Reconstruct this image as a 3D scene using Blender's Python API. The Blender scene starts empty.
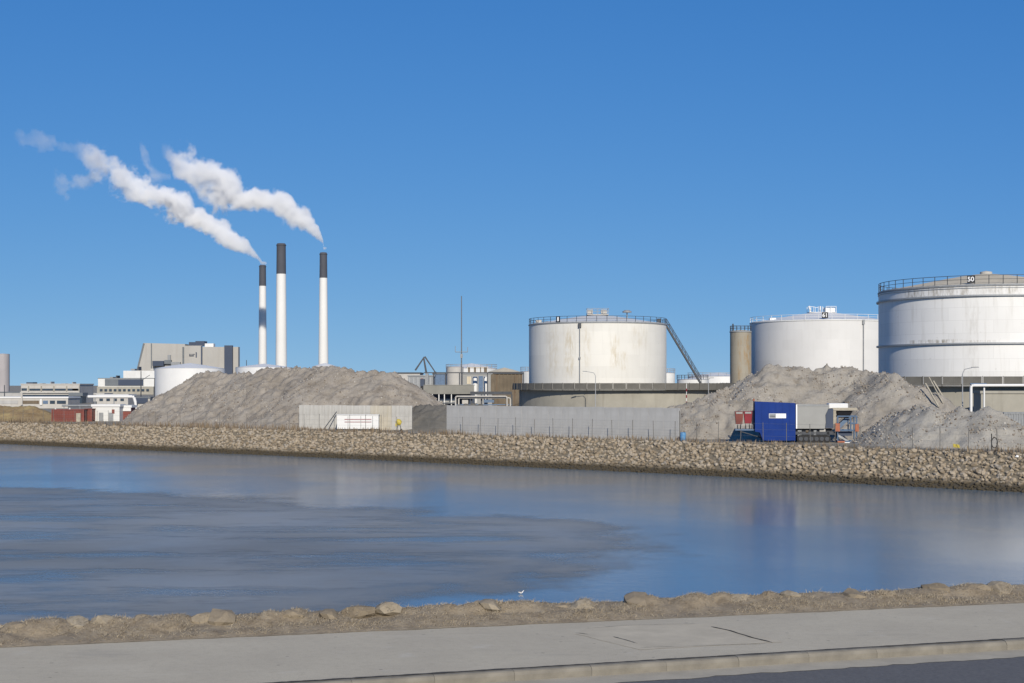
import bpy, math, random
import numpy as np
from mathutils import Vector, Matrix, noise
R = math.radians
PI = math.pi
random.seed(7)
SC = bpy.context.scene
COL = SC.collection

# ------------------------------------------------------------------ camera, sky, sun
F = 1400.0            # focal length in pixels of the 1024 wide picture
HZ = 385.0            # picture row of the horizon
CZ = 4.2              # camera height above the pavement
cam_d = bpy.data.cameras.new('camera')
cam_d.sensor_width = 36.0
cam_d.lens = F / 1024.0 * 36.0
cam_d.shift_y = (HZ - 341.5) / 1024.0
cam_d.clip_start = 0.1
cam_d.clip_end = 20000
cam = bpy.data.objects.new('camera', cam_d)
cam.location = (0, 0, CZ)
cam.rotation_euler = (R(90), 0, 0)
COL.objects.link(cam)
SC.camera = cam

SUN_AZ, SUN_EL = R(10), R(27)     # to the right of straight behind the camera
sun_dir = Vector((math.sin(SUN_AZ) * math.cos(SUN_EL), -math.cos(SUN_AZ) * math.cos(SUN_EL), math.sin(SUN_EL)))
sd = bpy.data.lights.new('sun', 'SUN')
sd.energy = 5.0
sd.angle = R(0.53)
sd.color = (1.0, 0.92, 0.79)
sun = bpy.data.objects.new('sun', sd)
sun.rotation_euler = sun_dir.to_track_quat('Z', 'Y').to_euler()
COL.objects.link(sun)

world = bpy.data.worlds.new('World')
SC.world = world
world.use_nodes = True
wn = world.node_tree
wn.nodes.clear()
sky = wn.nodes.new('ShaderNodeTexSky')
sky.sky_type = 'NISHITA'
sky.sun_disc = False
sky.sun_elevation = SUN_EL
sky.sun_rotation = PI - SUN_AZ
sky.altitude = 3000
sky.air_density = 1.0
sky.dust_density = 0.0
sky.ozone_density = 3.0
bg = wn.nodes.new('ShaderNodeBackground')
bg.inputs[1].default_value = 0.11
wo = wn.nodes.new('ShaderNodeOutputWorld')
# clear cold air: the whole sky graded channel by channel, and the horizon taken a little above the murk
tcw = wn.nodes.new('ShaderNodeTexCoord'); lift = wn.nodes.new('ShaderNodeVectorMath'); lift.operation = 'ADD'; lift.inputs[1].default_value = (0, 0, 0.1)
wn.links.new(tcw.outputs['Generated'], lift.inputs[0]); wn.links.new(lift.outputs[0], sky.inputs[0])
spw = wn.nodes.new('ShaderNodeSeparateColor'); cmw = wn.nodes.new('ShaderNodeCombineColor'); wn.links.new(sky.outputs[0], spw.inputs[0])
def wmath(op, a, b):
    m = wn.nodes.new('ShaderNodeMath'); m.operation = op
    for i, q in enumerate((a, b)):
        if isinstance(q, (int, float)): m.inputs[i].default_value = q
        else: wn.links.new(q, m.inputs[i])
    return m.outputs[0]
wn.links.new(wmath('MULTIPLY', wmath('POWER', spw.outputs[0], 1.33), 0.43), cmw.inputs[0])
wn.links.new(wmath('MULTIPLY', wmath('POWER', spw.outputs[1], 0.75), 1.12), cmw.inputs[1])
wn.links.new(wmath('MULTIPLY', wmath('SUBTRACT', 1.0, wmath('POWER', math.e, wmath('MULTIPLY', spw.outputs[2], -0.333))), 6.75), cmw.inputs[2])
wn.links.new(cmw.outputs[0], bg.inputs[0])
wn.links.new(bg.outputs[0], wo.inputs[0])

SC.render.engine = 'CYCLES'
SC.view_settings.view_transform = 'Standard'
SC.view_settings.look = 'None'
SC.view_settings.exposure = 0.0
SC.view_settings.gamma = 1.0
SC.view_settings.use_curve_mapping = False
SC.cycles.use_denoising = True
SC.cycles.max_bounces = 12
SC.cycles.volume_bounces = 10
SC.cycles.volume_step_rate = 0.35
SC.cycles.volume_max_steps = 256
SC.cycles.transparent_max_bounces = 12

# ------------------------------------------------------------------ helpers: picture to place
GZ = -1.3             # ground of the far side
WZ = -4.2             # water
def X(u, Y): return (u - 512.0) / F * Y
def Z(v, Y): return CZ + (HZ - v) / F * Y

# ------------------------------------------------------------------ helpers: materials
def srgb(r, g, b):
    f = lambda c: (c / 255 / 12.92) if c / 255 <= 0.04045 else ((c / 255 + 0.055) / 1.055) ** 2.4
    return (f(r), f(g), f(b), 1)
class NT:
    def __init__(s, name):
        s.m = bpy.data.materials.new(name); s.m.use_nodes = True
        s.t = s.m.node_tree; s.n = s.t.nodes; s.l = s.t.links
        s.b = s.n['Principled BSDF']; s.out = s.n['Material Output']
        s._co = None
    def new(s, t, **k):
        n = s.n.new(t)
        for a, b in k.items(): setattr(n, a, b)
        return n
    def link(s, a, b): s.l.new(a, b)
    def co(s):
        if not s._co: s._co = s.new('ShaderNodeTexCoord').outputs['Object']
        return s._co
    def world_co(s): return s.new('ShaderNodeNewGeometry').outputs['Position']
    def mapped(s, co, scale):
        m = s.new('ShaderNodeMapping'); s.link(co, m.inputs[0]); m.inputs['Scale'].default_value = scale
        return m.outputs[0]
    def noise(s, co, scale, detail=5, rough=0.6, out='Fac'):
        n = s.new('ShaderNodeTexNoise'); s.link(co, n.inputs['Vector'])
        n.inputs['Scale'].default_value = scale; n.inputs['Detail'].default_value = detail; n.inputs['Roughness'].default_value = rough
        return n.outputs[out]
    def ramp(s, fac, stops):
        r = s.new('ShaderNodeValToRGB'); s.link(fac, r.inputs[0]); e = r.color_ramp.elements
        while len(e) < len(stops): e.new(0.5)
        for i, (p, c) in enumerate(stops):
            e[i].position = p; e[i].color = c if len(c) == 4 else (*c, 1)
        return r.outputs[0]
    def rng(s, v, a, b, c=0.0, d=1.0, smooth=True):
        m = s.new('ShaderNodeMapRange'); s.link(v, m.inputs[0])
        if smooth: m.interpolation_type = 'SMOOTHSTEP'
        for i, q in enumerate((a, b, c, d)): m.inputs[i + 1].default_value = q
        return m.outputs[0]
    def math(s, op, a, b=None, clamp=False):
        m = s.new('ShaderNodeMath', operation=op, use_clamp=clamp)
        for i, q in enumerate((a, b)):
            if q is None: continue
            if isinstance(q, (int, float)): m.inputs[i].default_value = q
            else: s.link(q, m.inputs[i])
        return m.outputs[0]
    def mix(s, f, a, b):
        m = s.new('ShaderNodeMix', data_type='RGBA')
        for i, q in ((0, f), (6, a), (7, b)):
            if isinstance(q, (int, float)): m.inputs[i].default_value = q
            elif isinstance(q, tuple): m.inputs[i].default_value = q if len(q) == 4 else (*q, 1)
            else: s.link(q, m.inputs[i])
        return m.outputs[2]
    def bump(s, h, strength, dist):
        b = s.new('ShaderNodeBump'); s.link(h, b.inputs['Height'])
        b.inputs['Strength'].default_value = strength; b.inputs['Distance'].default_value = dist
        s.link(b.outputs[0], s.b.inputs['Normal'])
    def color(s, c):
        if isinstance(c, tuple): s.b.inputs['Base Color'].default_value = c if len(c) == 4 else (*c, 1)
        else: s.link(c, s.b.inputs['Base Color'])
    def rough(s, r):
        if isinstance(r, (int, float)): s.b.inputs['Roughness'].default_value = r
        else: s.link(r, s.b.inputs['Roughness'])

def pm(name, c, var=0.18, scale=1.0, rough=0.8, bump=0.0, bdist=0.02, metal=0.0, tint=None, streak=None, spec=0.4):
    """weathered plain material: colour c with mottling, optional vertical dirt streaks"""
    n = NT(name); co = n.co()
    a = tuple(min(1, q * (1 - var)) for q in c[:3]); b = tuple(min(1, q * (1 + var)) for q in c[:3])
    if tint: a = tint
    f = n.noise(co, scale, 6, 0.65)
    colr = n.ramp(f, [(0.3, a), (0.7, b)])
    if streak:
        st = n.noise(n.mapped(co, (1, 1, 0.06)), scale * 4, 4, 0.6)
        colr = n.mix(n.rng(st, 0.52, 0.72, 0, streak[1]), colr, streak[0])
    n.color(colr); n.rough(rough); n.b.inputs['Metallic'].default_value = metal
    n.b.inputs['Specular IOR Level'].default_value = spec
    if bump: n.bump(n.noise(co, scale * 5, 6, 0.7), bump, bdist)
    return n.m

M = {}
M['steel_dark'] = pm('dark_steel', (0.045, 0.05, 0.06), 0.3, 3, 0.6)
M['steel_grey'] = pm('grey_steel', (0.22, 0.23, 0.24), 0.2, 3, 0.55)
M['galv'] = pm('galvanised_steel', (0.30, 0.31, 0.32), 0.15, 5, 0.5, metal=0.2)
M['white'] = pm('white_paint', (0.57, 0.57, 0.555), 0.06, 0.4, 0.55, streak=((0.42, 0.38, 0.32), 0.25))
M['white_clean'] = pm('clean_white_paint', (0.62, 0.62, 0.615), 0.04, 0.2, 0.5)
M['offwhite'] = pm('off_white_render', (0.40, 0.385, 0.36), 0.1, 0.5, 0.8, streak=((0.3, 0.27, 0.22), 0.3))
M['concrete'] = pm('concrete', (0.35, 0.347, 0.34), 0.14, 0.5, 0.9, 0.2, 0.01, streak=((0.30, 0.29, 0.27), 0.25))
M['concrete_pale'] = pm('pale_concrete', (0.40, 0.39, 0.365), 0.16, 0.8, 0.9, 0.2, 0.01, streak=((0.27, 0.25, 0.22), 0.45))
M['concrete_tan'] = pm('stained_tan_concrete', (0.40, 0.37, 0.31), 0.16, 0.8, 0.9, 0.2, 0.01, streak=((0.30, 0.25, 0.17), 0.4))
M['concrete_bund'] = pm('weathered_bund_concrete', (0.29, 0.275, 0.235), 0.14, 0.25, 0.9, 0.2, 0.02, streak=((0.20, 0.185, 0.155), 0.5))
M['walkway'] = pm('weathered_walkway', (0.115, 0.11, 0.098), 0.25, 0.5, 0.85, streak=((0.09, 0.085, 0.075), 0.5))
M['red'] = pm('faded_red_paint', (0.165, 0.045, 0.035), 0.25, 0.7, 0.65, streak=((0.14, 0.05, 0.035), 0.5))
M['red_bright'] = pm('red_paint', (0.19, 0.016, 0.024), 0.15, 1.5, 0.45)
M['blue'] = pm('blue_paint', (0.018, 0.055, 0.27), 0.14, 1.0, 0.42, streak=((0.03, 0.06, 0.2), 0.3))
nb = NT('dusty_blue_paint'); co = nb.co()
bb = nb.ramp(nb.noise(co, 0.8, 5, 0.6), [(0.3, (0.003, 0.024, 0.15)), (0.7, (0.005, 0.032, 0.19))])
dn = nb.noise(nb.mapped(co, (1, 1, 0.25)), 1.8, 7, 0.7)
bb = nb.mix(nb.rng(dn, 0.5, 0.85, 0.0, 0.1), bb, (0.12, 0.12, 0.14)); nb.color(bb); nb.rough(0.55); nb.b.inputs['Specular IOR Level'].default_value = 0.15; M['blue'] = nb.m
M['steel_blue'] = pm('dusty_blue_steel', (0.09, 0.14, 0.22), 0.2, 2, 0.6)
M['orange'] = pm('orange_paint', (0.30, 0.10, 0.05), 0.2, 3, 0.6)
M['yellow'] = pm('yellow_paint', (0.42, 0.33, 0.05), 0.12, 4, 0.5)
M['grey_paint'] = pm('light_grey_paint', (0.255, 0.255, 0.245), 0.07, 0.8, 0.5)
M['black'] = pm('black_paint', (0.015, 0.015, 0.018), 0.2, 3, 0.6)
M['rubber'] = pm('black_rubber', (0.02, 0.02, 0.02), 0.3, 6, 0.85)
M['glass'] = pm('dark_window_glass', (0.035, 0.05, 0.07), 0.2, 0.5, 0.12)
M['plant_grey'] = pm('beige_cladding', (0.34, 0.33, 0.31), 0.06, 0.05, 0.75, streak=((0.27, 0.25, 0.225), 0.3))
M['plant_dark'] = pm('dark_slate_cladding', (0.035, 0.05, 0.085), 0.1, 0.05, 0.6)
M['slate'] = pm('grey_blue_roofing', (0.12, 0.135, 0.15), 0.15, 0.2, 0.7)
M['chimney_dark'] = pm('dark_grey_chimney_band', (0.06, 0.064, 0.078), 0.12, 0.05, 0.8)
M['chimney_white'] = pm('white_chimney_paint', (0.62, 0.615, 0.60), 0.04, 0.03, 0.75, streak=((0.55, 0.54, 0.51), 0.35))
M['rust'] = pm('rusty_brown_cladding', (0.135, 0.108, 0.076), 0.3, 0.25, 0.85, streak=((0.10, 0.06, 0.035), 0.6))
M['tan'] = pm('cream_paint', (0.50, 0.44, 0.33), 0.1, 0.3, 0.7, streak=((0.3, 0.22, 0.13), 0.3))
M['shed_grey'] = pm('grey_sheet_roof', (0.20, 0.195, 0.175), 0.15, 0.4, 0.8)
M['silo'] = pm('pale_mauve_silo', (0.33, 0.31, 0.315), 0.08, 0.1, 0.85, streak=((0.26, 0.245, 0.25), 0.4))
M['fence_post'] = pm('weathered_fence_post', (0.13, 0.125, 0.115), 0.3, 4, 0.8)
M['mast_grey'] = pm('weathered_mast_steel', (0.12, 0.125, 0.135), 0.15, 3, 0.7)
M['wood'] = pm('weathered_timber', (0.33, 0.30, 0.24), 0.2, 2, 0.9)
M['sign_black'] = pm('black_sign_paint', (0.012, 0.012, 0.014), 0.1, 1, 0.6)
M['sign_white'] = pm('white_sign_paint', (0.78, 0.78, 0.78), 0.03, 1, 0.6)
M['kerb'] = pm('kerb_concrete', (0.165, 0.15, 0.123), 0.3, 1.6, 0.9, 0.3, 0.006)
M['bird_white'] = pm('white_feathers', (0.75, 0.74, 0.72), 0.05, 20, 0.8)
M['bird_grey'] = pm('grey_feathers', (0.10, 0.10, 0.11), 0.2, 20, 0.8)

def tank_paint(name, c, R_, dirt, stains=(), seam=0.35, rust=(0.30, 0.19, 0.07), plate=(5.5, 1.9), zmax=20.0):
    """welded plate shell: seams and courses in (angle*R, z), run marks and stain columns"""
    n = NT(name); co = n.co()
    sep = n.new('ShaderNodeSeparateXYZ'); n.link(co, sep.inputs[0])
    th = n.math('ARCTAN2', sep.outputs[0], n.math('MULTIPLY', sep.outputs[1], -1.0))   # 0 faces -y
    uu = n.math('MULTIPLY', th, R_)
    cmb = n.new('ShaderNodeCombineXYZ'); n.link(uu, cmb.inputs[0]); n.link(sep.outputs[2], cmb.inputs[1])
    p = cmb.outputs[0]
    br = n.new('ShaderNodeTexBrick'); n.link(p, br.inputs['Vector'])
    br.inputs['Scale'].default_value = 1.0; br.inputs['Brick Width'].default_value = plate[0]; br.inputs['Row Height'].default_value = plate[1]
    br.inputs['Mortar Size'].default_value = 0.035; br.inputs['Mortar Smooth'].default_value = 0.6
    br.inputs['Color1'].default_value = (0.93, 0.93, 0.93, 1); br.inputs['Color2'].default_value = (1, 1, 1, 1); br.inputs['Mortar'].default_value = (1 - seam,) * 3 + (1,)
    base = n.ramp(n.noise(p, 0.12, 6, 0.6), [(0.3, tuple(q * 0.93 for q in c)), (0.7, c)])
    mul = n.new('ShaderNodeMix', data_type='RGBA', blend_type='MULTIPLY'); mul.inputs[0].default_value = 1
    n.link(base, mul.inputs[6]); n.link(br.outputs['Color'], mul.inputs[7])
    col = mul.outputs[2]
    st = n.noise(n.mapped(p, (1.3, 0.10, 1)), 1.0, 6, 0.65)
    col = n.mix(n.rng(st, 0.50, 0.75, 0, dirt), col, (c[0] * 0.52, c[1] * 0.49, c[2] * 0.43))
    sp = n.noise(p, 1.1, 3, 0.5)
    col = n.mix(n.rng(sp, 0.68, 0.76, 0, dirt * 0.8), col, (0.24, 0.22, 0.18))
    blot = n.noise(n.mapped(p, (1.6, 0.35, 1)), 1.3, 7, 0.68)
    for (u0, w, z0, z1, k) in stains:
        a = n.rng(n.math('ABSOLUTE', n.math('SUBTRACT', uu, u0)), w, w * 0.25, 0, 1)
        zc, zh = (z0 + z1) / 2, (z1 - z0) / 2
        b = n.rng(n.math('ABSOLUTE', n.math('SUBTRACT', sep.outputs[2], zc)), zh, zh * 0.5, 0, 1)
        msk = n.math('MULTIPLY', n.math('MULTIPLY', a, b), n.rng(blot, 0.38, 0.68, 0, k))
        col = n.mix(msk, col, rust)
    n.color(col); n.rough(0.6); n.b.inputs['Specular IOR Level'].default_value = 0.3
    n.bump(br.outputs['Fac'], 0.15, -0.02)
    return n.m

# ------------------------------------------------------------------ helpers: meshes and objects
class MB:
    def __init__(s): s.v = []; s.f = []
    def add(s, vs, fs):
        o = len(s.v); s.v += [tuple(q) for q in vs]; s.f += [tuple(i + o for i in q) for q in fs]; return s
    def box(s, x0, x1, y0, y1, z0, z1, mtx=None):
        vs = [(x, y, z) for z in (z0, z1) for y in (y0, y1) for x in (x0, x1)]
        if mtx is not None: vs = [mtx @ Vector(q) for q in vs]
        return s.add(vs, [(0, 2, 3, 1), (4, 5, 7, 6), (0, 1, 5, 4), (2, 6, 7, 3), (0, 4, 6, 2), (1, 3, 7, 5)])
    def bbox(s, x0, x1, y0, y1, z0, z1, b=0.03):
        """box with chamfered vertical and top edges"""
        prof = [(x0 + b, y0), (x1 - b, y0), (x1, y0 + b), (x1, y1 - b), (x1 - b, y1), (x0 + b, y1), (x0, y1 - b), (x0, y0 + b)]
        n = 8; cx, cy = (x0 + x1) / 2, (y0 + y1) / 2
        sh = lambda p: (p[0] + (b if p[0] < cx else -b) * 0.8, p[1] + (b if p[1] < cy else -b) * 0.8)
        vs = [(*p, z0) for p in prof] + [(*p, z1 - b) for p in prof] + [(*sh(p), z1) for p in prof]
        fs = [tuple(range(n))[::-1], tuple(range(2 * n, 3 * n))]
        for k in (0, n):
            fs += [(k + i, k + (i + 1) % n, k + n + (i + 1) % n, k + n + i) for i in range(n)]
        return s.add(vs, fs)
    def prism(s, poly, y0, y1):                 # poly in (x, z), pushed along y
        n = len(poly)
        vs = [(x, y0, z) for x, z in poly] + [(x, y1, z) for x, z in poly]
        return s.add(vs, [tuple(range(n)), tuple(range(2 * n - 1, n - 1, -1))] + [(i, i + n, (i + 1) % n + n, (i + 1) % n) for i in range(n)])
    def slab(s, poly, z0, z1):                  # poly in (x, y), pushed along z
        n = len(poly)
        vs = [(x, y, z0) for x, y in poly] + [(x, y, z1) for x, y in poly]
        return s.add(vs, [tuple(range(n))[::-1], tuple(range(n, 2 * n))] + [(i, (i + 1) % n, (i + 1) % n + n, i + n) for i in range(n)])
    def lathe(s, prof, n=64, c=(0, 0, 0), a0=0.0, a1=2 * PI, mtx=None):
        full = abs(a1 - a0 - 2 * PI) < 1e-6
        m = n if full else n + 1
        vs = []
        for k in range(m):
            a = a0 + (a1 - a0) * k / n
            for r, z in prof:
                q = Vector((c[0] + r * math.sin(a), c[1] - r * math.cos(a), c[2] + z))
                vs.append(mtx @ q if mtx is not None else q)
        p = len(prof); fs = []
        for k in range(n):
            k2 = (k + 1) % m
            for i in range(p - 1): fs.append((k * p + i, k2 * p + i, k2 * p + i + 1, k * p + i + 1))
        return s.add(vs, fs)
    def tube(s, p0, p1, r, n=6, r2=None):
        p0, p1 = Vector(p0), Vector(p1); d = (p1 - p0)
        if d.length < 1e-6: return s
        d.normalize(); a = d.orthogonal().normalized(); b = d.cross(a); r2 = r if r2 is None else r2
        vs = [p0 + (a * math.cos(2 * PI * k / n) + b * math.sin(2 * PI * k / n)) * r for k in range(n)]
        vs += [p1 + (a * math.cos(2 * PI * k / n) + b * math.sin(2 * PI * k / n)) * r2 for k in range(n)]
        return s.add(vs, [(k, (k + 1) % n, (k + 1) % n + n, k + n) for k in range(n)] + [tuple(range(n))[::-1], tuple(range(n, 2 * n))])
    def path(s, pts, r, n=6):
        for a, b in zip(pts, pts[1:]): s.tube(a, b, r, n)
        return s
    def ring(s, rad, z, r, n=72, c=(0, 0)):
        pts = [(c[0] + rad * math.sin(2 * PI * k / n), c[1] - rad * math.cos(2 * PI * k / n), z) for k in range(n + 1)]
        return s.path(pts, r, 4)
    def mesh(s, name, mat, smooth=None):
        me = bpy.data.meshes.new(name); me.from_pydata(s.v, [], s.f)
        if mat: me.materials.append(mat)
        if smooth:
            me.polygons.foreach_set('use_smooth', [True] * len(me.polygons))
            if smooth is not True: me.set_sharp_from_angle(angle=R(smooth))
        me.update(); return me
    def build(s, name, mat, parent=None, smooth=None, loc=None, rz=0.0):
        return link(name, s.mesh(name, mat, smooth), parent, loc, rz)
def link(name, me, parent=None, loc=None, rz=0.0):
    o = bpy.data.objects.new(name, me); COL.objects.link(o)
    if parent: o.parent = parent
    if loc is not None: o.location = loc
    if rz: o.rotation_euler = (0, 0, rz)
    return o
def tag(o, label=None, cat=None, group=None, kind=None):
    if label: o['label'] = label
    if cat: o['category'] = cat
    if group: o['group'] = group
    if kind: o['kind'] = kind
    return o
def thing(name, label, cat, loc=(0, 0, 0), rz=0.0, group=None):
    o = link(name, None, None, loc, rz); o.empty_display_size = 0.5
    return tag(o, label, cat, group)
def fbm(x, y, z=0.0, o=5): return noise.fractal(Vector((x, y, z)), 1.0, 2.0, o)

# ------------------------------------------------------------------ the far shore line
SHORE = [(-420.0, 460.0), (-150.0, 259.0), (-72.8, 199.5), (-48.0, 180.8), (-19.8, 160.2), (14.5, 132.6), (39.9, 109.2), (72.0, 79.0), (110.0, 46.0)]
def off_line(n):
    pts = [Vector(p) for p in SHORE]; out = []
    for i, p in enumerate(pts):
        a = pts[max(0, i - 1)]; b = pts[min(len(pts) - 1, i + 1)]
        t = (b - a).normalized(); nn = Vector((-t.y, t.x))
        out.append(p + nn * n)
    return out
def sh(u, n):
    """point on the shore line pushed n metres inland, met by the sight line of picture column u; also the tangent (to the right)"""
    L = off_line(n); k = (u - 512.0) / F
    for a, b in zip(L, L[1:]):
        fa, fb = a.x - k * a.y, b.x - k * b.y
        if fa <= 0 <= fb and a.y > 0:
            t = -fa / (fb - fa); return a.lerp(b, t), (b - a).normalized()
    raise ValueError(u)
def walk(n, step, lo=-1e9, hi=1e9):
    """points every step metres along the offset shore line, with the picture column of each"""
    L = off_line(n); out = []; carry = 0.0
    for a, b in zip(L, L[1:]):
        d = (b - a).length; t = (b - a).normalized(); s = carry
        while s < d:
            p = a + t * s
            if p.y > 1:
                u = 512 + F * p.x / p.y
                if lo <= u <= hi: out.append((p, t, u))
            s += step
        carry = s - d
    return out

# ------------------------------------------------------------------ the setting: water, ice, far ground
nw = NT('water_surface')
nw.color((0.112, 0.158, 0.20)); nw.rough(0.06); nw.b.inputs['IOR'].default_value = 1.6
pos = nw.world_co()
h1 = nw.noise(nw.mapped(pos, (0.8, 1, 1)), 2.6, 5, 0.62)
h2 = nw.noise(nw.mapped(pos, (1, 1, 1)), 0.07, 3, 0.5)
nw.rough(nw.rng(h2, 0.35, 0.65, 0.15, 0.21))
nw.bump(h1, 0.3, 0.03)
w = MB().add([(-1500, -60, WZ), (1500, -60, WZ), (1500, 900, WZ), (-1500, 900, WZ)], [(0, 1, 2, 3)]).build('water', nw.m)
tag(w, kind='structure')

def wpt(u, v):
    Y = (CZ - WZ) * F / (v - HZ); return np.array((X(u, Y), Y))
ICE = [(-420, 470), (-150, 481), (0, 487), (100, 490), (200, 496), (340, 506), (450, 513), (550, 518), (620, 525), (668, 534), (652, 545),
       (612, 556), (592, 566), (560, 579), (505, 592), (425, 603), (300, 618), (100, 645), (-250, 690), (-800, 640)]
P = np.array([wpt(*q) for q in ICE])
xs = np.arange(-130, 22, 0.8); ys = np.arange(28, 140, 0.8)
gx, gy = np.meshgrid(xs, ys)
inside = np.zeros(gx.shape, bool); dist = np.full(gx.shape, 1e9)
for i in range(len(P)):
    a, b = P[i], P[(i + 1) % len(P)]
    cond = ((a[1] > gy) != (b[1] > gy))
    with np.errstate(divide='ignore', invalid='ignore'):
        xi = (b[0] - a[0]) * (gy - a[1]) / (b[1] - a[1]) + a[0]
    inside ^= cond & (gx < xi)
    ab = b - a; t = np.clip(((gx - a[0]) * ab[0] + (gy - a[1]) * ab[1]) / (ab @ ab), 0, 1)
    dist = np.minimum(dist, np.hypot(gx - a[0] - t * ab[0], gy - a[1] - t * ab[1]))
sgn = np.where(inside, dist, -dist)
nx, ny = len(xs), len(ys)
keep = sgn > -6
fcs = []
for j in range(ny - 1):
    for i in range(nx - 1):
        if keep[j, i] or keep[j + 1, i + 1] or keep[j, i + 1] or keep[j + 1, i]:
            k = j * nx + i; fcs.append((k, k + 1, k + nx + 1, k + nx))
used = sorted({i for f in fcs for i in f}); remap = {k: i for i, k in enumerate(used)}
fx, fy, fs_ = gx.ravel(), gy.ravel(), sgn.ravel()
me = bpy.data.meshes.new('ice_sheet')
me.from_pydata([(fx[k], fy[k], WZ + 0.012) for k in used], [], [tuple(remap[i] for i in f) for f in fcs])
at = me.attributes.new('rim_distance', 'FLOAT', 'POINT'); at.data.foreach_set('value', [float(fs_[k]) for k in used])
ni = NT('thin_wet_ice'); pos = ni.world_co()
an = ni.new('ShaderNodeAttribute', attribute_name='rim_distance')
nz = ni.noise(pos, 0.16, 7, 0.62); nz2 = ni.noise(ni.mapped(pos, (0.35, 1.0, 1)), 0.24, 8, 0.68)
nz3 = ni.noise(pos, 0.045, 3, 0.5)
cover = ni.math('ADD', an.outputs['Fac'], ni.math('MULTIPLY', ni.math('SUBTRACT', nz, 0.5), 16.0))
mask = ni.rng(cover, -2.0, 4.5, 0, 0.9)
holes = ni.rng(nz2, 0.45, 0.66, 1, 0.3)
deep = ni.rng(an.outputs['Fac'], 3.0, 9.0, 0, 1)
holes = ni.math('MAXIMUM', holes, ni.math('SUBTRACT', 1.0, deep))
ni.color(ni.ramp(nz3, [(0.35, (0.20, 0.205, 0.20)), (0.65, (0.30, 0.305, 0.295))]))
ni.rough(ni.rng(nz, 0.3, 0.7, 0.32, 0.5)); ni.b.inputs['IOR'].default_value = 1.31
ni.bump(ni.noise(pos, 2.2, 6, 0.7), 0.25, 0.02)
tr = ni.new('ShaderNodeBsdfTransparent'); mx = ni.new('ShaderNodeMixShader')
ni.link(ni.math('MULTIPLY', mask, holes), mx.inputs[0]); ni.link(tr.outputs[0], mx.inputs[1]); ni.link(ni.b.outputs[0], mx.inputs[2])
ni.link(mx.outputs[0], ni.out.inputs[0])
me.materials.append(ni.m)
tag(link('ice_sheet', me), kind='structure')

ng = NT('bare_sandy_ground'); pos = ng.world_co()
ng.color(ng.ramp(ng.noise(pos, 0.15, 7, 0.65), [(0.3, (0.17, 0.15, 0.115)), (0.55, (0.24, 0.22, 0.18)), (0.75, (0.30, 0.28, 0.24))])); ng.rough(0.95)
ng.bump(ng.noise(pos, 3.0, 6, 0.7), 0.5, 0.05)
T = off_line(3.7)
poly = [(p.x, p.y, GZ) for p in T]
gnd = MB().add(poly + [(6000, 60, GZ), (9000, 12000, GZ), (-9000, 12000, GZ), (-9000, 460, GZ)], [tuple(range(len(poly) + 4))])
tag(gnd.build('ground', ng.m), kind='structure')

# rock embankment: a sloping base, the wet foot, and the stones
ne = NT('dark_gravel_between_stones'); pos = ne.world_co()
sepz = ne.new('ShaderNodeSeparateXYZ'); ne.link(pos, sepz.inputs[0])
wet = ne.rng(ne.math('ADD', sepz.outputs[2], ne.math('MULTIPLY', ne.noise(pos, 0.8, 4), 0.5)), WZ + 0.55, WZ + 1.15, 1, 0)
ne.color(ne.mix(wet, ne.ramp(ne.noise(pos, 2.5, 6, 0.7), [(0.3, (0.11, 0.092, 0.066)), (0.7, (0.19, 0.16, 0.115))]), (0.06, 0.05, 0.034)))
ne.rough(0.9); ne.bump(ne.noise(pos, 4, 6, 0.7), 0.8, 0.08)
L0, L1, L2, L3 = off_line(-1.2), off_line(0.0), off_line(1.3), off_line(3.75)
vs = []; fsx = []
for i in range(len(SHORE)):
    vs += [(*L0[i], WZ - 0.6), (*L1[i], WZ - 0.02), (*L2[i], WZ + 0.5), (*L3[i], GZ + 0.012), (*off_line(4.6)[i], GZ + 0.012)]
for i in range(len(SHORE) - 1):
    for k in range(4): fsx.append((i * 5 + k, (i + 1) * 5 + k, (i + 1) * 5 + k + 1, i * 5 + k + 1))
emb = MB().add(vs, fsx).build('rock_embankment', ne.m)
tag(emb, kind='structure')

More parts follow.
